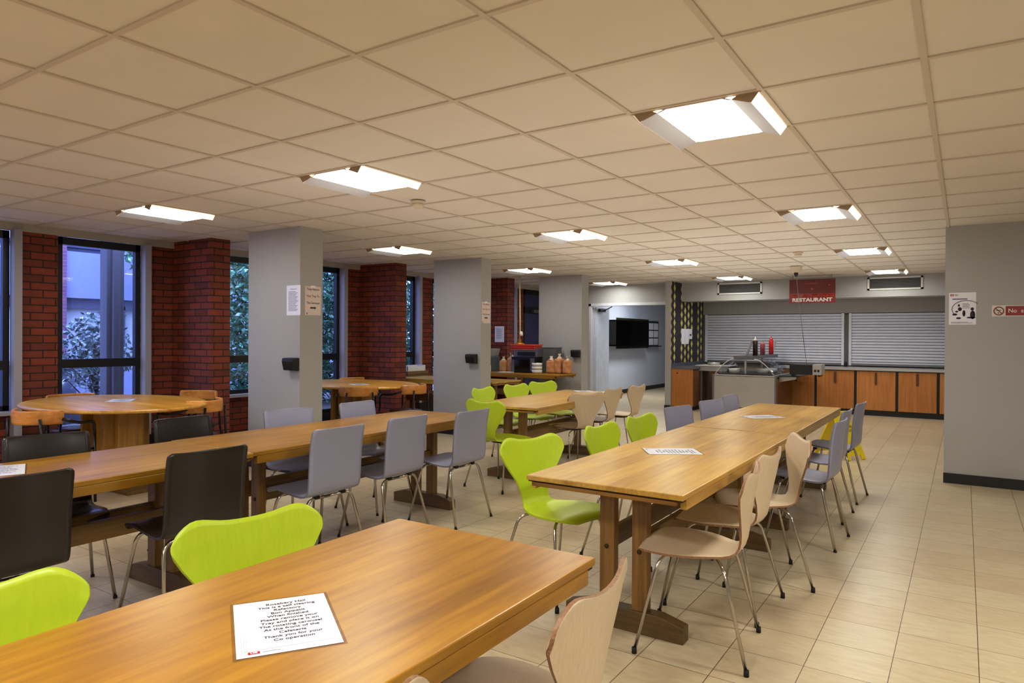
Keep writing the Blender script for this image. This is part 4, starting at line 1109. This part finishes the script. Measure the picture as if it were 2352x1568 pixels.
leafy('tree', 'tree overhanging outside, its branch showing at the top of the tall window', 'tree', -14.0, 8.7, 4.2, 1.4, 1.4, 2.2, 4.6, 2600, .2, M['leaf'], 5, 'trees outside')

# ------------------------------------------------------------------ lights, world, camera
def area(name, loc, size, power, col=(.99, 1, .97), rot=(0, 0, 0), sy=None):
    l = bpy.data.lights.new(name, 'AREA'); l.energy = power; l.color = col; l.size = size
    if sy: l.shape = 'RECTANGLE'; l.size_y = sy
    o = bpy.data.objects.new(name, l); C.objects.link(o); o.location = loc; o.rotation_euler = rot
    return o
for x in (1.365, -1.035, -3.435, -5.835):
    area('ceiling_lamp', (x, .367, CE-.01), .4, 23)
    area('ceiling_lamp', (x, -2.6, CE-.01), .4, 30)
area('ceiling_lamp', (1.365, 3.4, CE-.01), .4, 40)
area('hatch_fill', (-2.4, 13.3, 2.06), 3.8, 16, (1, 1, 1), (math.radians(20), 0, 0), .12)  # added fill light to brighten the shutters, no fixture under the bulkhead
area('corridor_lamp', (-5.8, 15.0, CE-.02), .6, 42, (.93, .97, 1))

for y, ly, p in ((4.9, 5.0, 18), (9.4, 4.8, 24)):
    area('ceiling_fill', (-2.6, y, 1.5), 4.0, p, (1, .985, .975), (PI, 0, 0), ly)  # added fill aimed upward to brighten the ceiling, no fixture here
w = bpy.data.worlds.new('sky'); bpy.context.scene.world = w; w.use_nodes = True
bg = w.node_tree.nodes['Background']; bg.inputs[0].default_value = lin((176, 198, 255)); bg.inputs[1].default_value = 4.0

f, yaw, pitch, roll = 1579.94, 0.5883, -0.0043, 0.0057
cx_, cy_ = 1160.85, 780.06
Fv = Vector((-math.sin(yaw)*math.cos(pitch), math.cos(yaw)*math.cos(pitch), math.sin(pitch)))
R0 = Vector((math.cos(yaw), math.sin(yaw), 0)); U0 = R0.cross(Fv)
Rv = R0*math.cos(roll)+U0*math.sin(roll); Uv = -R0*math.sin(roll)+U0*math.cos(roll)
cam = bpy.data.cameras.new('camera'); co = bpy.data.objects.new('camera', cam); C.objects.link(co)
co.matrix_world = Matrix(((Rv.x, Uv.x, -Fv.x, 0), (Rv.y, Uv.y, -Fv.y, 0), (Rv.z, Uv.z, -Fv.z, 1.362), (0, 0, 0, 1)))
cam.sensor_fit = 'HORIZONTAL'; cam.sensor_width = 36; cam.lens = f/2352*36
cam.shift_x = (1176-cx_)/2352; cam.shift_y = -(784-cy_)/2352
cam.clip_start = 0.02; cam.clip_end = 200
sc = bpy.context.scene; sc.camera = co
sc.view_settings.view_transform = 'Standard'; sc.view_settings.look = 'None'; sc.view_settings.exposure = 0.22
cm = sc.view_settings; cm.use_curve_mapping = True
cv = cm.curve_mapping.curves[3]; cv.points.new(.22, .185); cv.points.new(.7, .715); cm.curve_mapping.update()
sc.cycles.use_denoising = True
sc.cycles.max_bounces = 8; sc.cycles.diffuse_bounces = 5; sc.cycles.transparent_max_bounces = 12; sc.cycles.sample_clamp_indirect = 6
